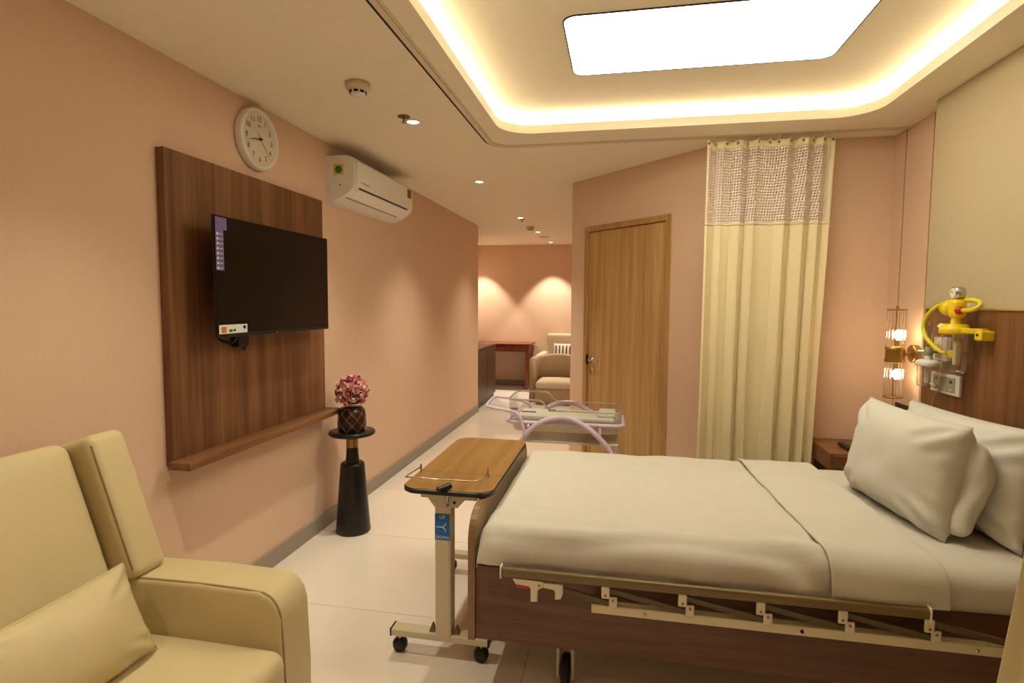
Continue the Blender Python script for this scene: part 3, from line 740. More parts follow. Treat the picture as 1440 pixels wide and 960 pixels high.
B().box(-.80, -.56, 2.16, 2.94, ZT-.052, ZT-.022, .003, 1).build('top_frame', M['col_mt'], ob)
bk_ = B().prism([Vector(p) for p in ((-.79, 2.155, ZT-.024), (-.575, 2.155, ZT-.024), (-.575, 2.155, ZT-.034), (-.60, 2.155, ZT-.040), (-.640, 2.155, ZT-.085), (-.74, 2.155, ZT-.085), (-.775, 2.155, ZT-.040), (-.79, 2.155, ZT-.034))], Vector((0, .075, 0)), .002, 1)
bk_.build('column_bracket', M['col_mt'], ob)
col = B().box(-.737, -.668, 2.155, 2.215, .10, ZT-.08, .004, 2).build('column', M['col_mt'], ob)
B().box(-.731, -.674, 2.153, 2.156, .10, .60, .001, 1).build('column_cover', M['col_mt'], ob)
bs = tag(B().box(-.736, -.672, 2.1525, 2.1552, .522, .632).build('instruction_sticker', M['blue'], ob), 'blue sticker marked UP and DOWN with a crank symbol')
text('lettering', 'UP', .020, (-.704, 2.1522, .618), (1, 0, 0), (0, 0, 1), M['wht'], bs, .0004)
text('lettering', 'DOWN', .0165, (-.704, 2.1522, .533), (1, 0, 0), (0, 0, 1), M['wht'], bs, .0004)
cs = B().tube([(-.728, 2.152, .577), (-.702, 2.152, .577), (-.690, 2.152, .587), (-.690, 2.152, .596)], .0022, 6).tube([(-.702, 2.152, .577), (-.690, 2.152, .567), (-.690, 2.152, .558)], .0022, 6)
cs.build('crank_symbol', M['wht'], bs)
ckk = B().tube([(-.680, 2.156, ZT-.075), (-.680, 2.14, ZT-.075), (-.668, 2.128, ZT-.0), (-.668, 2.126, ZT+.012)], .0045, 8).build('crank_arm', M['steel'], ob)
B().cyl((-.700, 2.085, ZT+.010), (-.664, 2.135, ZT+.016), .0125, n=16).build('crank_grip', M['black'], ob)
B().lathe([(0, 0), (.006, 0), (.006, .002), (0, .002)], (-.652, 2.151, ZT-.062), 'Y', 10).build('bolt', M['dark_hole'], ob)
for x, nm in ((-.85, ''), (-.53, '')):
    B().box(x-.02, x+.02, 2.17, 2.21, ZT-.034, ZT-.022).build('top_pad', M['black'], ob)
B().box(-.935, -.510, 2.155, 2.215, .082, .112, .003, 1).build('base_bar', M['col_mt'], ob)
B().box(-.935, -.510, 2.90, 2.955, .082, .112, .003, 1).build('base_bar', M['col_mt'], ob)
B().box(-.66, -.61, 2.215, 2.90, .086, .110, .003, 1).build('base_spine', M['col_mt'], ob)
for x, y in ((-.936, 2.185), (-.509, 2.185), (-.936, 2.93), (-.509, 2.93)):
    B().box(x-.004, x+.004, y-.031, y+.031, .080, .114, .002, 1).build('end_cap', M['black'], ob)
for x in (-.755, -.650):
    B().prism([Vector((x-.014, 2.17, .112)), Vector((x+.014, 2.17, .112)), Vector((x, 2.17, .150))], Vector((0, .02, 0))).build('gusset', M['rail_mt'], ob)
def castor(parent, x, y, r, wd, top, hood=None):
    c = B().lathe([(0, -wd/2), (r*.9, -wd/2), (r, -wd/2+.004), (r, wd/2-.004), (r*.9, wd/2), (0, wd/2)], (x, y, r), 'Y', 22)
    o = c.build('castor', M['rubber'], parent)
    B().rbox((x, y, r*1.25), (r*2.0, wd*1.7, r*1.3), r*.55, 3, (3, 2, 3)).build('castor_hood', hood or M['rubber'], o)
    B().cyl((x, y, r*1.6), (x, y, top), .008, n=10).build('castor_stem', M['steel'], o)
for x, y in ((-.905, 2.185), (-.545, 2.185), (-.905, 2.93), (-.545, 2.93)): castor(ob, x, y, .030, .028, .084)

# ================================================================== BED
BX0, BX1, BY0, BY1 = -.540, 1.50, 1.955, 3.13
bed = thing('hospital_bed', 'hospital bed frame with wood-look panels and folded side rail', 'bed', (.48, 2.54, 0))
def board(x0, x1, z0, z1, r):
    p = [Vector((x0, BY0, z0)), Vector((x0, BY1, z0))]
    p += [Vector((x0, BY1-r+r*math.cos(rad(90*i/8)), z1-r+r*math.sin(rad(90*i/8)))) for i in range(9)]
    p += [Vector((x0, BY0+r-r*math.sin(rad(90*i/8)), z1-r+r*math.cos(rad(90*i/8)))) for i in range(9)]
    return p
pf = board(BX0, 0, .237, .7205, .11)
fb = B().prism([p+Vector((.003, 0, 0)) for p in pf], Vector((.021, 0, 0))).build('footboard', M['footwood'], bed)
eb = B(); n = len(pf); o_ = [p.copy() for p in pf]; cy, cz_ = (BY0+BY1)/2, .47
def ins(p, d): return Vector((p.x, p.y+(d if p.y < cy else -d), p.z+(d if p.z < cz_ else -d)))
ring = [[p for p in o_], [p+Vector((.027, 0, 0)) for p in o_], [ins(p, .004)+Vector((.027, 0, 0)) for p in o_], [ins(p, .004) for p in o_]]
ring = [[Vector((q.x, cy+(q.y-cy)*1.0015, q.z+.001)) for q in r_] for r_ in ring]
vs = [p for r_ in ring for p in r_]
eb.add(vs, [[k*n+i, k*n+(i+1) % n, ((k+1) % 4)*n+(i+1) % n, ((k+1) % 4)*n+i] for k in range(4) for i in range(n)])
eb.build('edge_band', M['edgewood'], fb)
ph = board(BX1, 0, .237, .86, .10)
B().prism(ph, Vector((.024, 0, 0)), .002, 1).build('headboard', M['bedwood'], bed)
for y0 in (BY0+.008, BY1-.028):
    B().box(BX0+.027, BX1, y0, y0+.02, .24, .525, .002, 1).build('side_panel', M['bedwood'], bed)
B().box(BX0+.03, BX1-.01, BY0+.05, BY1-.05, .47, .50).build('mattress_deck', M['cream_mt'], bed)
B().box(BX0+.06, BX1-.06, BY0+.12, BY0+.16, .20, .28).box(BX0+.06, BX1-.06, BY1-.16, BY1-.12, .20, .28).box(-.2, -.15, BY0+.16, BY1-.16, .20, .28).box(1.2, 1.25, BY0+.16, BY1-.16, .20, .28).build('chassis', M['cream_mt'], bed)
for x, y in ((-.185, 2.115), (1.22, 2.115), (-.185, 2.97), (1.22, 2.97)):
    c = B().lathe([(0, -.016), (.055, -.016), (.062, -.010), (.062, .010), (.055, .016), (0, .016)], (x, y, .062), 'X', 24).build('castor', M['rubber'], bed)
    B().box(x-.034, x-.022, y-.03, y+.03, .04, .205, .004, 1).box(x+.022, x+.034, y-.03, y+.03, .04, .205, .004, 1).box(x-.034, x+.034, y-.03, y+.03, .17, .205, .004, 1).build('castor_fork', M['cream_mt'], c)
# folded side rail on the near side
RY = 1.895
rl = B(); rp = [(-.012, -.016), (.010, -.016), (.013, -.010), (.013, .008), (.007, .015), (-.007, .015), (-.013, .008)]
rl.prism([Vector((-.395, RY+a, .547+c)) for a, c in rp], Vector((1.355, 0, 0)), .002, 1)
rail = rl.build('rail_top_bar', M['rail_mt'], bed)
for x, w_ in ((-.400, .006), (.960, .006)): B().box(x-w_/2, x+w_/2, RY-.016, RY+.016, .524, .568, .002, 1).build('rail_end_cap', M['white_pl'], rail)
lbx = B().box(-.080, 1.46, RY+.006, RY+.040, .424, .456, .002, 1); lower = lbx.build('rail_base', M['cream_mt'], bed)
xs_ = [-.032, .222, .467, .712, .957]
for x in xs_:
    B().box(x-.014, x+.014, RY-.014, RY-.009, .490, .532, .004, 2).build('pivot_plate', M['cream_pl'], rail)
    B().lathe([(0, -.003), (.004, -.003), (.004, 0)], (x, RY-.014, .502), 'Y', 10).build('rivet', M['brass'], rail)
    B().box(x+.012, x+.040, RY-.002, RY+.003, .452, .492, .004, 2).build('pivot_plate', M['cream_pl'], lower)
    B().lathe([(0, -.003), (.004, -.003), (.004, 0)], (x+.026, RY-.002, .480), 'Y', 10).build('rivet', M['brass'], lower)
for x in (.10, .60, 1.10):
    B().lathe([(0, -.004), (.005, -.004), (.006, 0)], (x, RY+.006, .440), 'Y', 10).build('bolt', M['steel'] if x != .60 else M['dark_hole'], lower)
for x in [-.28]+xs_:
    B().prism([Vector((x+.0, RY+.004, .522)), Vector((x+.28, RY+.004, .470)), Vector((x+.28, RY+.004, .452)), Vector((x+.0, RY+.004, .504))], Vector((0, .012, 0))).build('link_bar', M['arm_mt'], bed)
cat_ = B().prism([Vector((x, RY-.012, z)) for x, z in ((-.358, .528), (-.248, .526), (-.248, .505), (-.262, .498), (-.268, .494), (-.268, .452), (-.292, .450), (-.292, .496), (-.298, .505), (-.345, .508))], Vector((0, .02, 0)), .0015, 1).build('release_catch', M['cream_pl'], bed)
B().box(-.345, -.298, RY-.006, RY+.006, .492, .507, .002, 1).build('release_trigger', M['red'], cat_)
B().prism([Vector((x, RY-.010, z)) for x, z in ((-.248, .522), (-.180, .522), (-.178, .490), (-.186, .468), (-.206, .466), (-.206, .494), (-.212, .500), (-.248, .504))], Vector((0, .016, 0)), .0015, 1).build('release_hook', M['cream_pl'], bed)
B().lathe([(0, -.003), (.004, -.003), (.004, 0)], (-.262, RY-.012, .512), 'Y', 10).build('rivet', M['brass'], bed)

# mattress in a white fitted sheet
MX0, MX1, MY0, MY1, MZ0, MZ1 = -.505, 1.485, 1.965, 3.105, .502, .665
mc = Vector(((MX0+MX1)/2, (MY0+MY1)/2, (MZ0+MZ1)/2)); ms = (MX1-MX0, MY1-MY0, MZ1-MZ0)
def matf(p, u):
    q = Vector((p.x*4, p.y*4, p.z*4)); z = p.z
    if u.z > 0: z += .006*noise.noise(q*.7)
    y = p.y-(.014*math.sqrt(max(0, 1-u.z*u.z)) if u.y < -.9 else 0)+.006*noise.noise(q*1.6+Vector((3, 0, 0)))*(1 if abs(u.y) > .9 else 0)
    return Vector((p.x, y, z))
mt = thing('mattress', 'thick mattress covered with a white fitted sheet', 'mattress', (mc.x, mc.y, MZ0))
B().rbox(mc, ms, .07, 5, (40, 26, 2), matf).build('fitted_sheet', M['sheet'], mt)

# white top sheet over the foot end with a wide turned-down band
sh = thing('top_sheet', 'white top sheet spread over the bed with a turned-down band', 'bed sheet', (.1, 2.53, MZ1))
def xsec(s, h, x):
    """cross-section of the sheet: s -1..1 across the bed, returns (y, z)"""
    flat = .535; r = .065; drop_n = .050; drop_f = .075
    L = flat+r*PI/2
    tot_n = L+drop_n; tot_f = L+drop_f
    d = s*(tot_n if s < 0 else tot_f); a = abs(d); sg = -1 if d < 0 else 1
    cyy = (MY0+MY1)/2
    if a <= flat: y, z = d, 0
    elif a <= L:
        t = (a-flat)/r; y, z = sg*(flat+r*math.sin(t)), -r*(1-math.cos(t))
    else: y, z = sg*(flat+r), -r-(a-L)
    ny, nz = 0, 1
    if a > flat:
        t = min((a-flat)/r, PI/2); ny, nz = sg*math.sin(t), math.cos(t)
    return cyy+y+ny*h, MZ1+z+nz*h, a/(tot_n)
def sheet(x0, x1, hbase, name, skew=0, thick=.006, nx=70, ns=64, seed=0, edge=0):
    vs = []; 
    for i in range(nx+1):
        for j in range(ns+1):
            s_ = -1+2*j/ns
            x = x0+(x1-x0)*i/nx+skew*s_*(1 if name == 'turn_down' else i/nx)
            e = min(i, nx-i)/nx
            q = Vector((x*3.2+seed, s_*2.6, seed*2))
            wr = .009*noise.noise(q)+.005*noise.noise(q*2.7)+.004*noise.noise(Vector((x*2, s_*9+seed, 0)))
            side = max(0, abs(s_)-.80)/.20
            wr += side*(.006*noise.noise(Vector((x*6+seed, s_*3, 1)))+.004*math.sin(x*17+seed+s_*5))
            # gathered folds running down to the near side at the sheet's open edge
            if name == 'spread' and s_ < -.5:
                k = max(0, (x-.25)/.4)*(-s_-.5)*2
                wr += .010*k*math.sin((s_*14+x*9))
            if name == 'spread':
                c0 = -.775+.03*math.sin(x*4.1)+.015*math.sin(x*11)
                wr += .016*math.exp(-((s_-c0)/.028)**2)*(.6+.4*math.sin(x*5+1))-.012*math.exp(-((s_-c0+.07)/.04)**2)
                fx_ = max(0, 1-abs(x-.60)/.16)*max(0, -s_-.45)
                wr += .036*fx_*math.sin(26*(s_+.55*x))
            y, z, a = xsec(s_, hbase+thick+wr, x)
            if name == 'spread' and s_ < 0:
                z += -.0
            vs.append(Vector((x, y, z)))
    # foot end: wraps over mattress end
    if name == 'spread':
        m_ = ns+1; extra = []
        for t in range(1, 7):
            a = t/6*PI/2
            for j in range(ns+1):
                p = vs[j]; zz = min(.055, max(.0, p.z-(MZ1-.12)))
                extra.append(Vector((p.x-.045*math.sin(a), p.y+(.012*math.sin(a) if j < ns/2 else -.012*math.sin(a))*1.0, p.z-.075*(1-math.cos(a))*(zz/.055))))
        rows = [extra[(t)*m_:(t+1)*m_] for t in range(6)][::-1]
        vs = [p for r_ in rows for p in r_]+vs; nx += 6
    m_ = ns+1
    fs = [[i*m_+j, (i+1)*m_+j, (i+1)*m_+j+1, i*m_+j+1] for i in range(nx) for j in range(ns)]
    o = B().add(vs, fs, True).build(name, M['sheet'], sh)
    so = o.modifiers.new('thickness', 'SOLIDIFY'); so.thickness = .004 if name == 'spread' else .010; so.offset = 1
    if name != 'spread':
        sb = o.modifiers.new('round', 'BEVEL'); sb.width = .004; sb.segments = 2; sb.limit_method = 'ANGLE'
    return o
sheet(-.455, .70, .0, 'spread', 0, seed=1.3)
sheet(.655, .995, .008, 'turn_down', -.035, nx=24, seed=4.1)

# bed pillows
pillow('pillow', .65, .43, .22, ((1.140, 2.505, .868), (-.11, 1, .0), (.16, .08, 1)), M['pillowc'], 'white pillow leaning in front on the bed', 'pillow', 5, 40, .06, .026, piping=False)
pillow('pillow', .84, .42, .22, ((1.345, 2.525, .862), (-.04, 1, -.03), (.18, .02, 1)), M['pillowc'], 'white pillow behind, resting against the headboard panel', 'pillow', 9, 40, .06, .026, piping=False)

# open end of the front pillowcase, hanging past the filling
fp = [o for o in bpy.data.objects if o.get('label') == 'white pillow leaning in front on the bed'][0]
ex = Vector((-.11, 1, 0)).normalized(); ey = Vector((.16, .08, 1)); ey = (ey-ex*ey.dot(ex)).normalized(); ez = ex.cross(ey); cc = Vector((1.140, 2.505, .868))-ex*.285+ez*.055
PM = Matrix(((ex.x, ey.x, ez.x, cc.x), (ex.y, ey.y, ez.y, cc.y), (ex.z, ey.z, ez.z, cc.z), (0, 0, 0, 1)))
def flap(p, u):
    k = .5-.5*u.x
    return Vector((p.x-.012*k*noise.noise(Vector((p.y*9, 2, 1))), p.y*(1-.10*k), p.z*(.6+.4*(1-k))+.022*k*math.sin(p.y*16+1)+.012*noise.noise(p*14)))
B(PM).rbox((0, -.01, 0), (.13, .36, .10), .045, 4, (6, 14, 2), flap).build('case_flap', M['pillowc'], fp)

# ================================================================== BED-HEAD WALL
hp = thing('headboard_panel', 'walnut wall panel with a thin light cap behind the bed head', 'wall panel', (1.54, 2.0, 0))
B().box(1.53, 1.55, .6, 3.215, 0, 1.482, .001, 1).build('panel', M['headwood'], hp)
B().box(1.524, 1.55, .6, 3.215, 1.482, 1.490).build('cap_strip', mat('cap_trim', (206, 176, 100), .35, .5), hp)
# socket plate
sk = thing('socket_plate', 'white double socket plate on the walnut headboard panel', 'socket', (1.53, 2.98, 1.13))
B().box(1.514, 1.53, 2.862, 3.098, 1.084, 1.180, .004, 2).build('plate', M['white_pl'], sk)
ig = B().box(1.511, 1.5145, 2.890, 3.070, 1.098, 1.166, .001, 1).build('insert', M['sock_grey'], sk)
for y, z in ((3.04, 1.15), (3.04, 1.115), (2.92, 1.145)):
    B().box(1.5095, 1.5112, y-.010, y+.010, z-.004, z+.004).cyl((1.5095, y, z+.008), (1.5112, y, z+.008), .003, n=8).build('outlet_hole', M['ink'], ig)
B().box(1.5095, 1.5112, 2.912, 2.930, 1.105, 1.115).build('switch', M['hose'], ig)
B().tube([(1.512, 3.0, 1.10), (1.49, 3.0, 1.085), (1.49, 3.02, 1.02), (1.50, 3.05, .93), (1.51, 3.07, .80)], .0035, 8, smooth_path=2).build('cord', M['sock_grey'], sk)
# outlet module behind the jar
om = thing('gas_outlet_box', 'small white gas outlet box on the headboard panel', 'gas outlet', (1.53, 3.02, 1.24))
B().box(1.505, 1.53, 2.965, 3.072, 1.238, 1.350, .004, 2).build('housing', M['white_pl'], om)
B().lathe([(0, -.006), (.022, -.006), (.026, 0)], (1.505, 3.02, 1.315), 'X', 18).build('port', M['cream_pl'], om)
B().box(1.503, 1.506, 2.99, 3.05, 1.25, 1.28).build('name_plate', M['sock_grey'], om)
# yellow suction regulator
SGX, SGY = 1.452, 2.795
sr = thing('suction_regulator', 'yellow suction regulator with gauge and clear collection jar', 'suction unit', (SGX, SGY, 1.2))
ga_ = B().lathe([(0, .018), (.026, .018), (.028, .014), (.028, -.018), (.022, -.02), (0, -.02)], (SGX, SGY-.003, 1.556), 'X', 26).build('gauge', M['steel'], sr)
B().lathe([(0, -.0206), (.023, -.0206)], (SGX, SGY-.003, 1.556), 'X', 24).build('gauge_dial', M['clockface'], ga_)
B().cyl((SGX-.0212, SGY-.003, 1.556), (SGX-.0212, SGY+.012, 1.566), .0012, n=6).build('gauge_needle', M['ink'], ga_)
B().cyl((SGX, SGY-.003, 1.51), (SGX, SGY-.003, 1.532), .008, n=12).build('gauge_stem', M['brass'], sr)
B().rbox((SGX, SGY-.004, 1.488), (.056, .062, .084), .020, 3, (3, 3, 3)).build('valve_body', M['yellow'], sr)
B().lathe([(0, 0), (.030, 0), (.032, .006), (.032, .030), (.027, .036), (.027, .050), (.022, .054), (0, .054)], (SGX-.008, SGY+.022, 1.488), 'Y', 14).build('control_knob', M['yellow'], sr)
B().lathe([(0, -.014), (.016, -.012), (.017, -.002), (.017, .0)], (SGX-.01, SGY-.034, 1.480), 'Y', 18).build('vacuum_button', M['red'], sr)
B().cyl((SGX, SGY, 1.450), (SGX, SGY, 1.416), .016, .022, 20).build('neck', M['yellow'], sr)
B().lathe([(0, .030), (.044, .030), (.048, .026), (.048, .014), (.058, .012), (.060, .008), (.060, -.010), (.056, -.014), (0, -.014)], (SGX, SGY, 1.390), 'Z', 32).build('jar_lid', M['yellow'], sr)
B().lathe([(.010, .0), (.010, .02), (.0, .02)], (SGX-.03, SGY+.050, 1.40), 'Z', 10).tube([(SGX-.02, SGY+.04, 1.405), (SGX-.03, SGY+.075, 1.407)], .007, 8).build('lid_port', M['cream_pl'], sr)
B().lathe([(.047, -.01), (.047, -.17), (.044, -.184), (.03, -.190), (0, -.190)], (SGX, SGY, 1.388), 'Z', 32).build('collection_jar', M['glass'], sr)
B().cyl((SGX, SGY, 1.378), (SGX, SGY, 1.315), .007, n=10).build('float_stem', M['yellow'], sr)
B().rbox((SGX, SGY+.014, 1.285), (.030, .040, .040), .011, 3, (2, 2, 2)).build('float', M['yellow'], sr)
B().box(SGX-.012, SGX+.012, SGY-.030, SGY-.008, 1.24, 1.345, .004, 1).build('level_scale', M['cream_pl'], sr)
B().prism([Vector((SGX-.02, SGY-.045, 1.382)), Vector((SGX+.02, SGY-.045, 1.382)), Vector((1.525, SGY-.105, 1.382)), Vector((1.49, SGY-.12, 1.382))], Vector((0, 0, .022)), .003, 1).build('lid_arm', M['yellow'], sr)
B().box(1.475, 1.53, SGY-.138, SGY-.090, 1.354, 1.396, .007, 2).build('wall_clamp', M['yellow'], sr)
B().lathe([(0, -.003), (.006, -.003), (.006, 0)], (1.475, SGY-.115, 1.378), 'X', 10).build('clamp_screw', M['dark_hole'], sr)
hz = [(SGX-.01, SGY+.02, 1.29), (SGX-.012, 2.87, 1.288), (SGX-.012, 2.95, 1.315), (SGX-.012, 3.03, 1.36), (SGX-.01, 3.045, 1.42), (SGX-.005, 2.99, 1.48), (SGX+.005, 2.90, 1.515), (SGX+.018, 2.80, 1.525), (SGX+.025, 2.70, 1.525), (SGX+.02, 2.655, 1.505), (SGX+.0, 2.67, 1.483), (SGX-.0, 2.76, 1.480)]
B().tube(hz, .0095, 10, smooth_path=3).build('hose', M['hose'], sr)
# oxygen flowmeter and humidifier bottle
OXX, OXY = 1.450, 3.010
ox = thing('oxygen_humidifier', 'clear oxygen flowmeter with humidifier bottle beside the sconce', 'oxygen humidifier', (OXX, OXY, 1.12))
B().lathe([(.009, 0), (.011, .01), (.011, .12), (.007, .13), (0, .132)], (OXX, OXY-.01, 1.29), 'Z', 16).build('flow_tube', M['glass'], ox)
B().lathe([(0, 0), (.016, .0), (.018, .008), (.018, .034), (.012, .04), (0, .04)], (OXX, OXY-.01, 1.262), 'Z', 18).build('valve', mat('green_grey_valve', (150, 160, 110), .4), ox)
B().cyl((OXX, OXY-.01, 1.28), (1.53, OXY-.01, 1.28), .009, n=12).cyl((OXX-.03, OXY+.02, 1.28), (OXX, OXY-.01, 1.28), .008, n=12).build('inlet_pipe', M['steel'], ox)
B().cyl((OXX, OXY-.01, 1.262), (OXX, OXY-.01, 1.235), .018, .014, 16).build('bottle_neck', M['white_pl'], ox)
B().lathe([(0, .012), (.035, .012), (.046, .006), (.050, 0), (.050, -.014), (.046, -.018), (0, -.018)], (OXX, OXY-.01, 1.230), 'Z', 28).build('bottle_lid', M['white_pl'], ox)
B().lathe([(.042, -.01), (.043, -.09), (.038, -.11), (.02, -.114), (0, -.114)], (OXX, OXY-.01, 1.226), 'Z', 28).build('bottle', M['glass'], ox)
B().cyl((OXX, OXY-.01, 1.212), (OXX, OXY-.01, 1.13), .012, n=14).build('dip_tube', M['cream_pl'], ox)

# brass sconce with glass rods
LX, LY = 1.52, 3.49
sn = thing('wall_sconce', 'brass wall sconce with glass rods and two lit bulbs', 'wall lamp', (XR, LY, 1.23))
B().lathe([(0, -.032), (.046, -.032), (.050, -.028), (.050, 0)], (XR, LY, 1.232), 'X', 30).build('backplate', M['brass'], sn)
B().cyl((XR-.03, LY, 1.232), (LX+.045, LY, 1.228), .012, n=14).build('arm', M['brass'], sn)
B().lathe([(.046, -.045), (.052, -.042), (.047, -.02), (.047, .02), (.052, .042), (.046, .045), (.025, .045), (.025, -.045), (.046, -.045)], (LX, LY, 1.226), 'Z', 32).build('centre_band', M['brass'], sn)
B().cyl((LX, LY, .985), (LX, LY, 1.488), .0045, n=10).build('centre_rod', M['brass'], sn)
for z in (.985, 1.476):
    rg = B().tube([(LX+.046*math.cos(2*PI*i/28), LY+.046*math.sin(2*PI*i/28), z) for i in range(28)], .0045, 8, closed=True)
    for a in (0, PI/2): rg.tube([(LX-.046*math.cos(a), LY-.046*math.sin(a), z), (LX+.046*math.cos(a), LY+.046*math.sin(a), z)], .0035, 8)
    rg.build('end_ring', M['brass'], sn)
B().lathe([(0, .012), (.008, .008), (.008, -.004), (0, -.006)], (LX, LY, 1.488), n=12).build('finial', M['brass'], sn)
grod = bpy.data.materials.new('sconce_rod_glass'); grod.use_nodes = True; tn = grod.node_tree; tn.nodes.clear()
g1 = N(tn, 'ShaderNodeBsdfGlass'); g1.inputs['IOR'].default_value = 1.42; g1.inputs['Roughness'].default_value = .04
g2 = N(tn, 'ShaderNodeBsdfTransparent'); g3 = N(tn, 'ShaderNodeMixShader'); g3.inputs[0].default_value = .45; g4 = N(tn, 'ShaderNodeOutputMaterial')
tn.links.new(g1.outputs[0], g3.inputs[1]); tn.links.new(g2.outputs[0], g3.inputs[2]); tn.links.new(g3.outputs[0], g4.inputs[0])
for k in range(14):
    a = 2*PI*k/14
    B().cyl((LX+.041*math.cos(a), LY+.041*math.sin(a), .988), (LX+.041*math.cos(a), LY+.041*math.sin(a), 1.473), .006, n=8).build('glass_rod', grod, sn)
for z, d in ((1.335, 1), (1.115, -1)):
    B().lathe([(0, -.030), (.012, -.026), (.018, -.012), (.018, .012), (.012, .026), (0, .030)], (LX+.012, LY, z), n=14).build('bulb', M['bulb_on'], sn)
    B().cyl((LX+.012, LY, z-d*.028), (LX+.012, LY, 1.226), .009, n=12).build('bulb_holder', M['brass'], sn)
bp_ = tag(B().box(XR-.014, XR, 3.44, 3.685, .885, .925, .002, 1).build('switch_plate', M['black'], None, (XR, 3.56, .89)), 'black slim switch plate on the wall below the sconce', 'switch')

# nightstand behind the bed
ns = thing('nightstand', 'brown wooden nightstand between bed and curtain', 'nightstand', (1.42, 3.66, 0))
B().box(1.205, XR-.004, 3.47, 3.872, .545, .645, .002, 1).build('top_box', M['nightwood'], ns)
dr = B().box(1.225, XR-.03, 3.452, 3.47, .555, .635, .002, 1).build('drawer_front', M['nightwood'], ns)
B().box(1.36, 1.48, 3.446, 3.453, .59, .598).build('pull', M['black'], dr)
B().box(1.245, XR-.01, 3.50, 3.868, .0, .545).build('lower_cabinet', M['cabwood'], ns)
rm = thing('remote_handset', 'small black handset lying on the nightstand', 'remote', (1.34, 3.62, .645))
B().rbox((1.345, 3.63, .655), (.05, .15, .02), .009, 3, (2, 4, 1)).build('body', M['black'], rm)
for k in range(3): B().cyl((1.345, 3.59+.03*k, .664), (1.345, 3.59+.03*k, .667), .006, n=10).build('button', M['grey_ink'], rm)

# ================================================================== CURTAINS
def curtain(name, label, x0t, x1t, x0b, x1b, y, ztop, zmid, zbot, folds, amp, m, seed, netted=True, hooks=9):
    root = thing(name, label, 'curtain', ((x0t+x1t)/2, y, zbot))
    nx = 200; rnd = random.Random(seed)
    ph_ = [rnd.uniform(0, 6.28) for _ in range(6)]
    def xy(u, z):
        t = (ztop-z)/(ztop-zbot)
        xl = x0t+(x0b-x0t)*t; xr = x1t+(x1b-x1t)*t
        warp = u+.035*math.sin(2*PI*u*1.7+ph_[0])+.018*math.sin(2*PI*u*3.6+ph_[1])
        a = 2*PI*folds*warp
        k = .55+.45*math.sin(2*PI*u*1.3+ph_[2])**2
        A = amp*k*(.75+.35*t)
        sx = .012*math.sin(2*a+ph_[3])*(.6+.4*math.sin(z*2+ph_[4]))
        yy = A*(math.sin(a+.25*t*math.sin(u*9+ph_[5]))+.16*math.sin(2.0*a+ph_[3]+.6*t)) + .01*t*math.sin(z*3+u*11)
        return xl+(xr-xl)*u+sx*(min(u, 1-u)*8 if min(u, 1-u) < .125 else 1), y+yy
    def strip(z0, z1, nz, nm, mm, par, solid=.0015):
        vs = []; uv = []; fs = []
        for j in range(nz+1):
            z = z0+(z1-z0)*j/nz; s_ = 0; prev = None
            for i in range(nx+1):
                u = i/nx; x, yy = xy(u, z)
                zz = z
                if nm == 'header_band' and j == 0: zz = z-.012*abs(math.sin(PI*u*hooks))**.7
                p = Vector((x, yy, zz)); 
                if prev is not None: s_ += math.hypot(p.x-prev.x, p.y-prev.y)
                prev = p; vs.append(p); uv.append((s_, z))
        m_ = nx+1
        fs = [[j*m_+i, (j+1)*m_+i, (j+1)*m_+i+1, j*m_+i+1] for j in range(nz) for i in range(nx)]
        b = B().add(vs, fs, True); b.uv = uv
        o = b.build(nm, mm, par)
        if solid:
            so = o.modifiers.new('thickness', 'SOLIDIFY'); so.thickness = solid; so.offset = 0
        return o
    if netted:
        hb = strip(ztop, ztop-.055, 4, 'header_band', m, root)
        strip(ztop-.055, zmid, 24, 'net_panel', M['net'], root, 0)
        strip(zmid, zbot, 70, 'cloth_panel', m, root)
        strip(zmid+.004, zmid-.012, 1, 'join_seam', m, root, .004)
        for u, nm in ((0, 'side_hem'), (1, 'side_hem')):
            for k in range(1):
                vs = []; nz = 40
                for j in range(nz+1):
                    z = ztop-.012-(ztop-zmid)*j/nz
                    xa, ya = xy(u, z); xb, yb = xy(.032 if u == 0 else .968, z)
                    vs += [(xa, ya-.002, z), (xb, yb-.002, z)]
                b = B().add(vs, [[2*j, 2*j+1, 2*j+3, 2*j+2] for j in range(nz)], True); o = b.build('side_hem', m, root)
                so = o.modifiers.new('thickness', 'SOLIDIFY'); so.thickness = .002
    else:
        strip(ztop, zbot, 80, 'cloth_panel', m, root)
    for k in range(hooks+1):
        u = min(max(k/hooks, .015), .985); x, yy = xy(u, ztop)
        B().tube([(x, yy, ztop-.02), (x, yy-.006, ztop-.008), (x, (yy+y)/2, ztop+.004), (x, y, HC-.006)], .0022, 6, smooth_path=1).build('hook', M['cream_pl'], root)
        if netted: 
            B().lathe([(.003, -.003), (.007, -.003), (.008, 0), (.003, 0)], (x, yy-.002, ztop-.024), 'Y', 12).build('eyelet', M['rail_mt'], root)
    return root
curtain('privacy_curtain', 'pale yellow privacy curtain with net top beside the oak door', .505, 1.240, .495, 1.175, 3.718, 2.512, 2.0, .30, 6.2, .040, M['curtain'], 5, True, 12)
curtain('privacy_curtain', 'sliver of cream curtain at the near right edge', 1.0, 1.50, .747, 1.46, 1.32, 2.495, 2.0, .12, 6.0, .040, M['curtain2'], 11, False, 8)

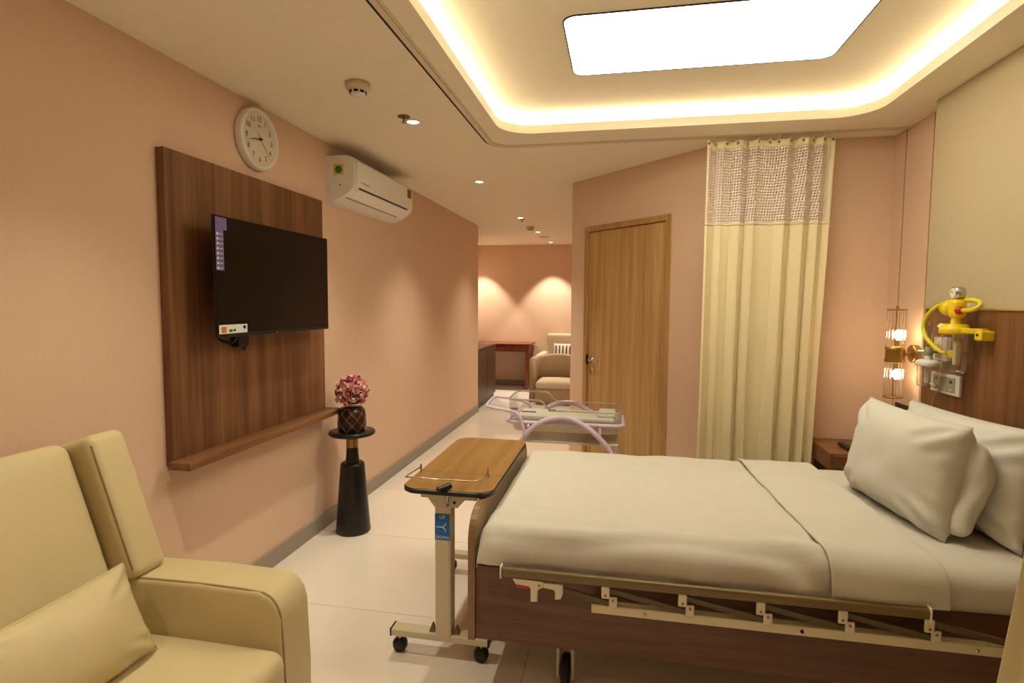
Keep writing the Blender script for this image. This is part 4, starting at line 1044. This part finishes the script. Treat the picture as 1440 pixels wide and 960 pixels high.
# ================================================================== BABY COT
ct = thing('baby_cot', 'lavender framed baby cot with clear tub behind the bed', 'baby cot', (-.36, 3.91, 0))
CYN, CYF = 3.70, 4.12
for y, s_ in ((CYN, 0), (CYF, .03)):
    B().tube([(-.80, y, .10), (-.73, y, .42), (-.655, y, .56), (-.58, y, .655+s_), (-.50, y, .708+s_), (-.41, y, .735+s_), (-.32, y, .735+s_), (-.23, y, .694+s_), (-.134, y, .625+s_), (-.035, y, .515), (.03, y, .30), (.05, y, .10)], .0175, 12, smooth_path=2).build('arched_leg', M['lav'], ct)
B().tube([(-.62, CYN-.012, .612), (-.635, CYN-.012, .665), (-.66, CYN, .745), (-.72, CYN, .768), (-.86, CYN, .785), (-.905, CYN+.03, .79), (-.93, CYF-.03, .79), (-.90, CYF, .79), (-.72, CYF, .768), (-.66, CYF, .745), (-.635, CYF+.012, .665), (-.62, CYF+.012, .612)], .0105, 10, smooth_path=2).build('push_handle', M['lav'], ct)
for y in (CYN-.022, CYF+.022): B().lathe([(0, -.010), (.010, -.010), (.012, 0), (0, .004)], (-.615, y, .612), 'Y', 14).build('joint_bolt', M['steel'], ct)
lp_ = rr(-.76, .03, CYN+.02, CYF-.02, .688, .06)
B().tube(lp_, .014, 10, closed=True).build('tub_ring', M['lav'], ct)
for x in (-.60, -.12):
    for y in (CYN, CYF): B().cyl((x, y, .66 if x < -.3 else .625), (x, y+(.02 if y < 3.9 else -.02), .688), .009, n=10).build('ring_bracket', M['lav'], ct)
tub = B(); loft(tub, [rr(-.74, .012, CYN+.035, CYF-.035, .690, .05), rr(-.715, -.012, CYN+.06, CYF-.06, .622, .05)], True, True)
tub.build('tub_base', M['cream_pl'], ct)
def tubrim(x):      # height of the clear wall
    if x < -.53: return .842
    if x > -.44: return .775
    t = (x+.53)/.09; t = t*t*(3-2*t); return .842+(.775-.842)*t
lowr = rr(-.74, .012, CYN+.035, CYF-.035, .690, .05, 6); 
def dens(l):
    out = []
    for i in range(len(l)):
        a, b_ = l[i], l[(i+1) % len(l)]; k = max(1, int((b_-a).length/.02))
        out += [a.lerp(b_, q/k) for q in range(k)]
    return out
lowr = dens(lowr)
def flare(p): return Vector((-.364+(p.x+.364)*1.022, 3.91+(p.y-3.91)*1.06, tubrim(p.x)))
rim = [flare(p) for p in lowr]
wb = B(); loft(wb, [lowr, rim], True); wb.build('clear_wall', M['acrylic'], ct)
B().tube(rim, .0055, 6, closed=True).build('clear_rim', M['acr_edge'], ct)
B().rbox((-.36, 3.91, .704), (.68, .29, .044), .020, 3, (8, 5, 1)).build('mattress_pad', M['sheet'], ct)
B().rbox((-.08, 3.91, .737), (.12, .22, .032), .015, 3, (2, 4, 1)).build('rolled_blanket', M['sheet'], ct)
for x, w_ in ((-.70, .05), (-.60, .10), (-.44, .05)):
    B().box(x-w_/2, x+w_/2, CYN+.0225, CYN+.0245, .770 if x != -.60 else .758, .786 if x != -.60 else .766).build('printed_mark', M['grey_ink'], ct)
B().box(-.66, -.0, CYN+.05, CYF-.05, .545, .560, .003, 1).build('lower_shelf', M['shelf_pl'], ct)
for y in (CYN+.05, CYF-.05): B().tube([(-.66, y, .553), (-.0, y, .553)], .008, 8).build('shelf_bar', M['col_mt'], ct)
B().tube([(-.73, CYN, .40), (-.73, CYF, .40)], .012, 8).build('cross_bar', M['lav'], ct)
B().tube([(.02, CYN, .35), (.02, CYF, .35)], .012, 8).build('cross_bar', M['lav'], ct)
for x in (-.80, .05):
    for y in (CYN, CYF): castor(ct, x, y, .045, .028, .13)

# ================================================================== FAR ALCOVE
cb = thing('cabinet', 'dark brown low cabinet at the end of the television wall', 'cabinet', (-2.25, 8.0, 0))
B().box(-2.62, -1.945, 7.45, 8.62, .08, .83, .002, 1).build('body', M['cabwood'], cb)
B().box(-2.62, -1.955, 7.47, 8.60, 0, .08).build('plinth', M['black'], cb)
B().box(-2.62, -1.93, 7.44, 8.63, .83, .855, .002, 1).build('top', M['cabwood'], cb)
B().box(-1.955, -1.928, 7.435, 7.452, .02, .83).build('edge_strip', M['col_mt'], cb)
for k in range(2):
    B().box(-1.945, -1.930, 7.46+.58*k, 8.03+.58*k, .09, .82, .001, 1).build('door', M['cabwood'], cb)
dk = thing('wall_desk', 'reddish wooden wall desk against the far wall', 'desk', (-2.0, 9.7, 0))
B().box(-2.70, -1.50, 9.42, YF-.013, .775, .80, .002, 1).build('top', M['deskwood'], dk)
B().box(-2.66, -1.54, 9.46, YF-.013, .66, .775).build('apron', M['deskwood'], dk)
for k in range(2): 
    d_ = B().box(-2.62+.54*k, -2.10+.54*k, 9.445, 9.46, .67, .768, .002, 1).build('drawer', M['deskwood'], dk); B().cyl((-2.36+.54*k, 9.425, .72), (-2.36+.54*k, 9.445, .72), .012, n=12).build('knob', M['black'], d_)
B().box(-1.60, -1.54, 9.46, YF-.013, 0, .66, .002, 1).build('leg', M['deskwood'], dk)
B().box(-2.70, -2.64, 9.46, YF-.013, 0, .66, .002, 1).build('leg', M['deskwood'], dk)
# sofa against the far wall, striped cushion, tub chair in front of it
so_ = thing('sofa', 'pale beige sofa against the far wall', 'sofa', (-.85, 9.55, 0))
B().rbox((-.88, 9.50, .27), (.88, .72, .34), .05, 3, (5, 5, 3)).build('seat', M['sofa_l'], so_)
B().rbox((-.86, 9.84, .60), (.80, .20, .74), .05, 3, (5, 3, 5)).build('backrest', M['sofa_l'], so_)
for x in (-1.31, -.50): B().rbox((x, 9.50, .36), (.14, .80, .58), .045, 3, (2, 5, 4)).build('arm', M['sofa_l'], so_)
pillow('cushion', .46, .30, .14, ((-.90, 9.62, .66), (1, 0, 0), (0, .35, 1)), None or mat('cushion_white', (226, 212, 198), .8), 'white cushion with dark stripes on the far sofa', 'cushion', 3, 16, .05, .004)
cu = [o for o in bpy.data.objects if o.name.startswith('cushion') and 'stripes' in o.get('label', '')][0]
for k in range(7):
    x = -1.08+.06*k; w_ = .010
    vs = []
    for j in range(9):
        v = -1+2*j/8; y = .15*v*.92; ux = (x+.90)/.23
        t = .07*(max(0, 1-ux**4)*max(0, 1-v**4))**.5*(.75+.25*(1-ux*ux)*(1-v*v))+.004
        c = Vector((x, 9.62, .66))+Vector((0, .33, .944))*y+Vector((0, -.944, .33))*t
        vs += [c-Vector((w_, 0, 0)), c+Vector((w_, 0, 0))]
    o = B().add(vs, [[2*j, 2*j+1, 2*j+3, 2*j+2] for j in range(8)], True).build('stripe', M['ink'], cu)
    s2 = o.modifiers.new('thickness', 'SOLIDIFY'); s2.thickness = .003
tc = thing('tub_chair', 'beige tub armchair in the far alcove in front of the sofa', 'armchair', (-.93, 8.55, 0))
sh_ = B(); outer = []; inn = []
def tubprof(z0, z1, grow):
    pts = []
    for i in range(25):
        a = rad(-200+220*i/24)
    return pts
vs = []; seg = 28
for i in range(seg+1):
    t = i/seg; a = rad(200-220*t)              # from left front round the back to right front
    ca, sa = math.cos(a), math.sin(a)
    sx = abs(ca)**.6*(1 if ca > 0 else -1); sy = abs(sa)**.6*(1 if sa > 0 else -1)
    top = .70-.035*abs(ca)
    for ro, z in ((1.0, .0), (1.0, top-.03), (.95, top), (.80, top), (.75, top-.03), (.75, .0)):
        vs.append((-.93+.42*sx*ro, 8.50+.40*sy*ro, z))
m_ = 6
fs = [[i*m_+k, (i+1)*m_+k, (i+1)*m_+(k+1) % m_, i*m_+(k+1) % m_] for i in range(seg) for k in range(m_)]
fs += [list(range(m_)), [seg*m_+k for k in range(m_)][::-1]]
B().add(vs, fs, True).build('shell', M['sofa'], tc)
B().rbox((-.93, 8.40, .13), (.60, .56, .24), .04, 3, (4, 4, 3)).build('seat_base', M['sofa'], tc)
B().rbox((-.93, 8.37, .292), (.58, .54, .11), .05, 4, (5, 5, 1), lambda p, u: Vector((p.x, p.y, p.z+.03*(1-u.x*u.x)*(1-u.y*u.y)*(u.z > 0)))).build('seat_cushion', M['sofa_l'], tc)
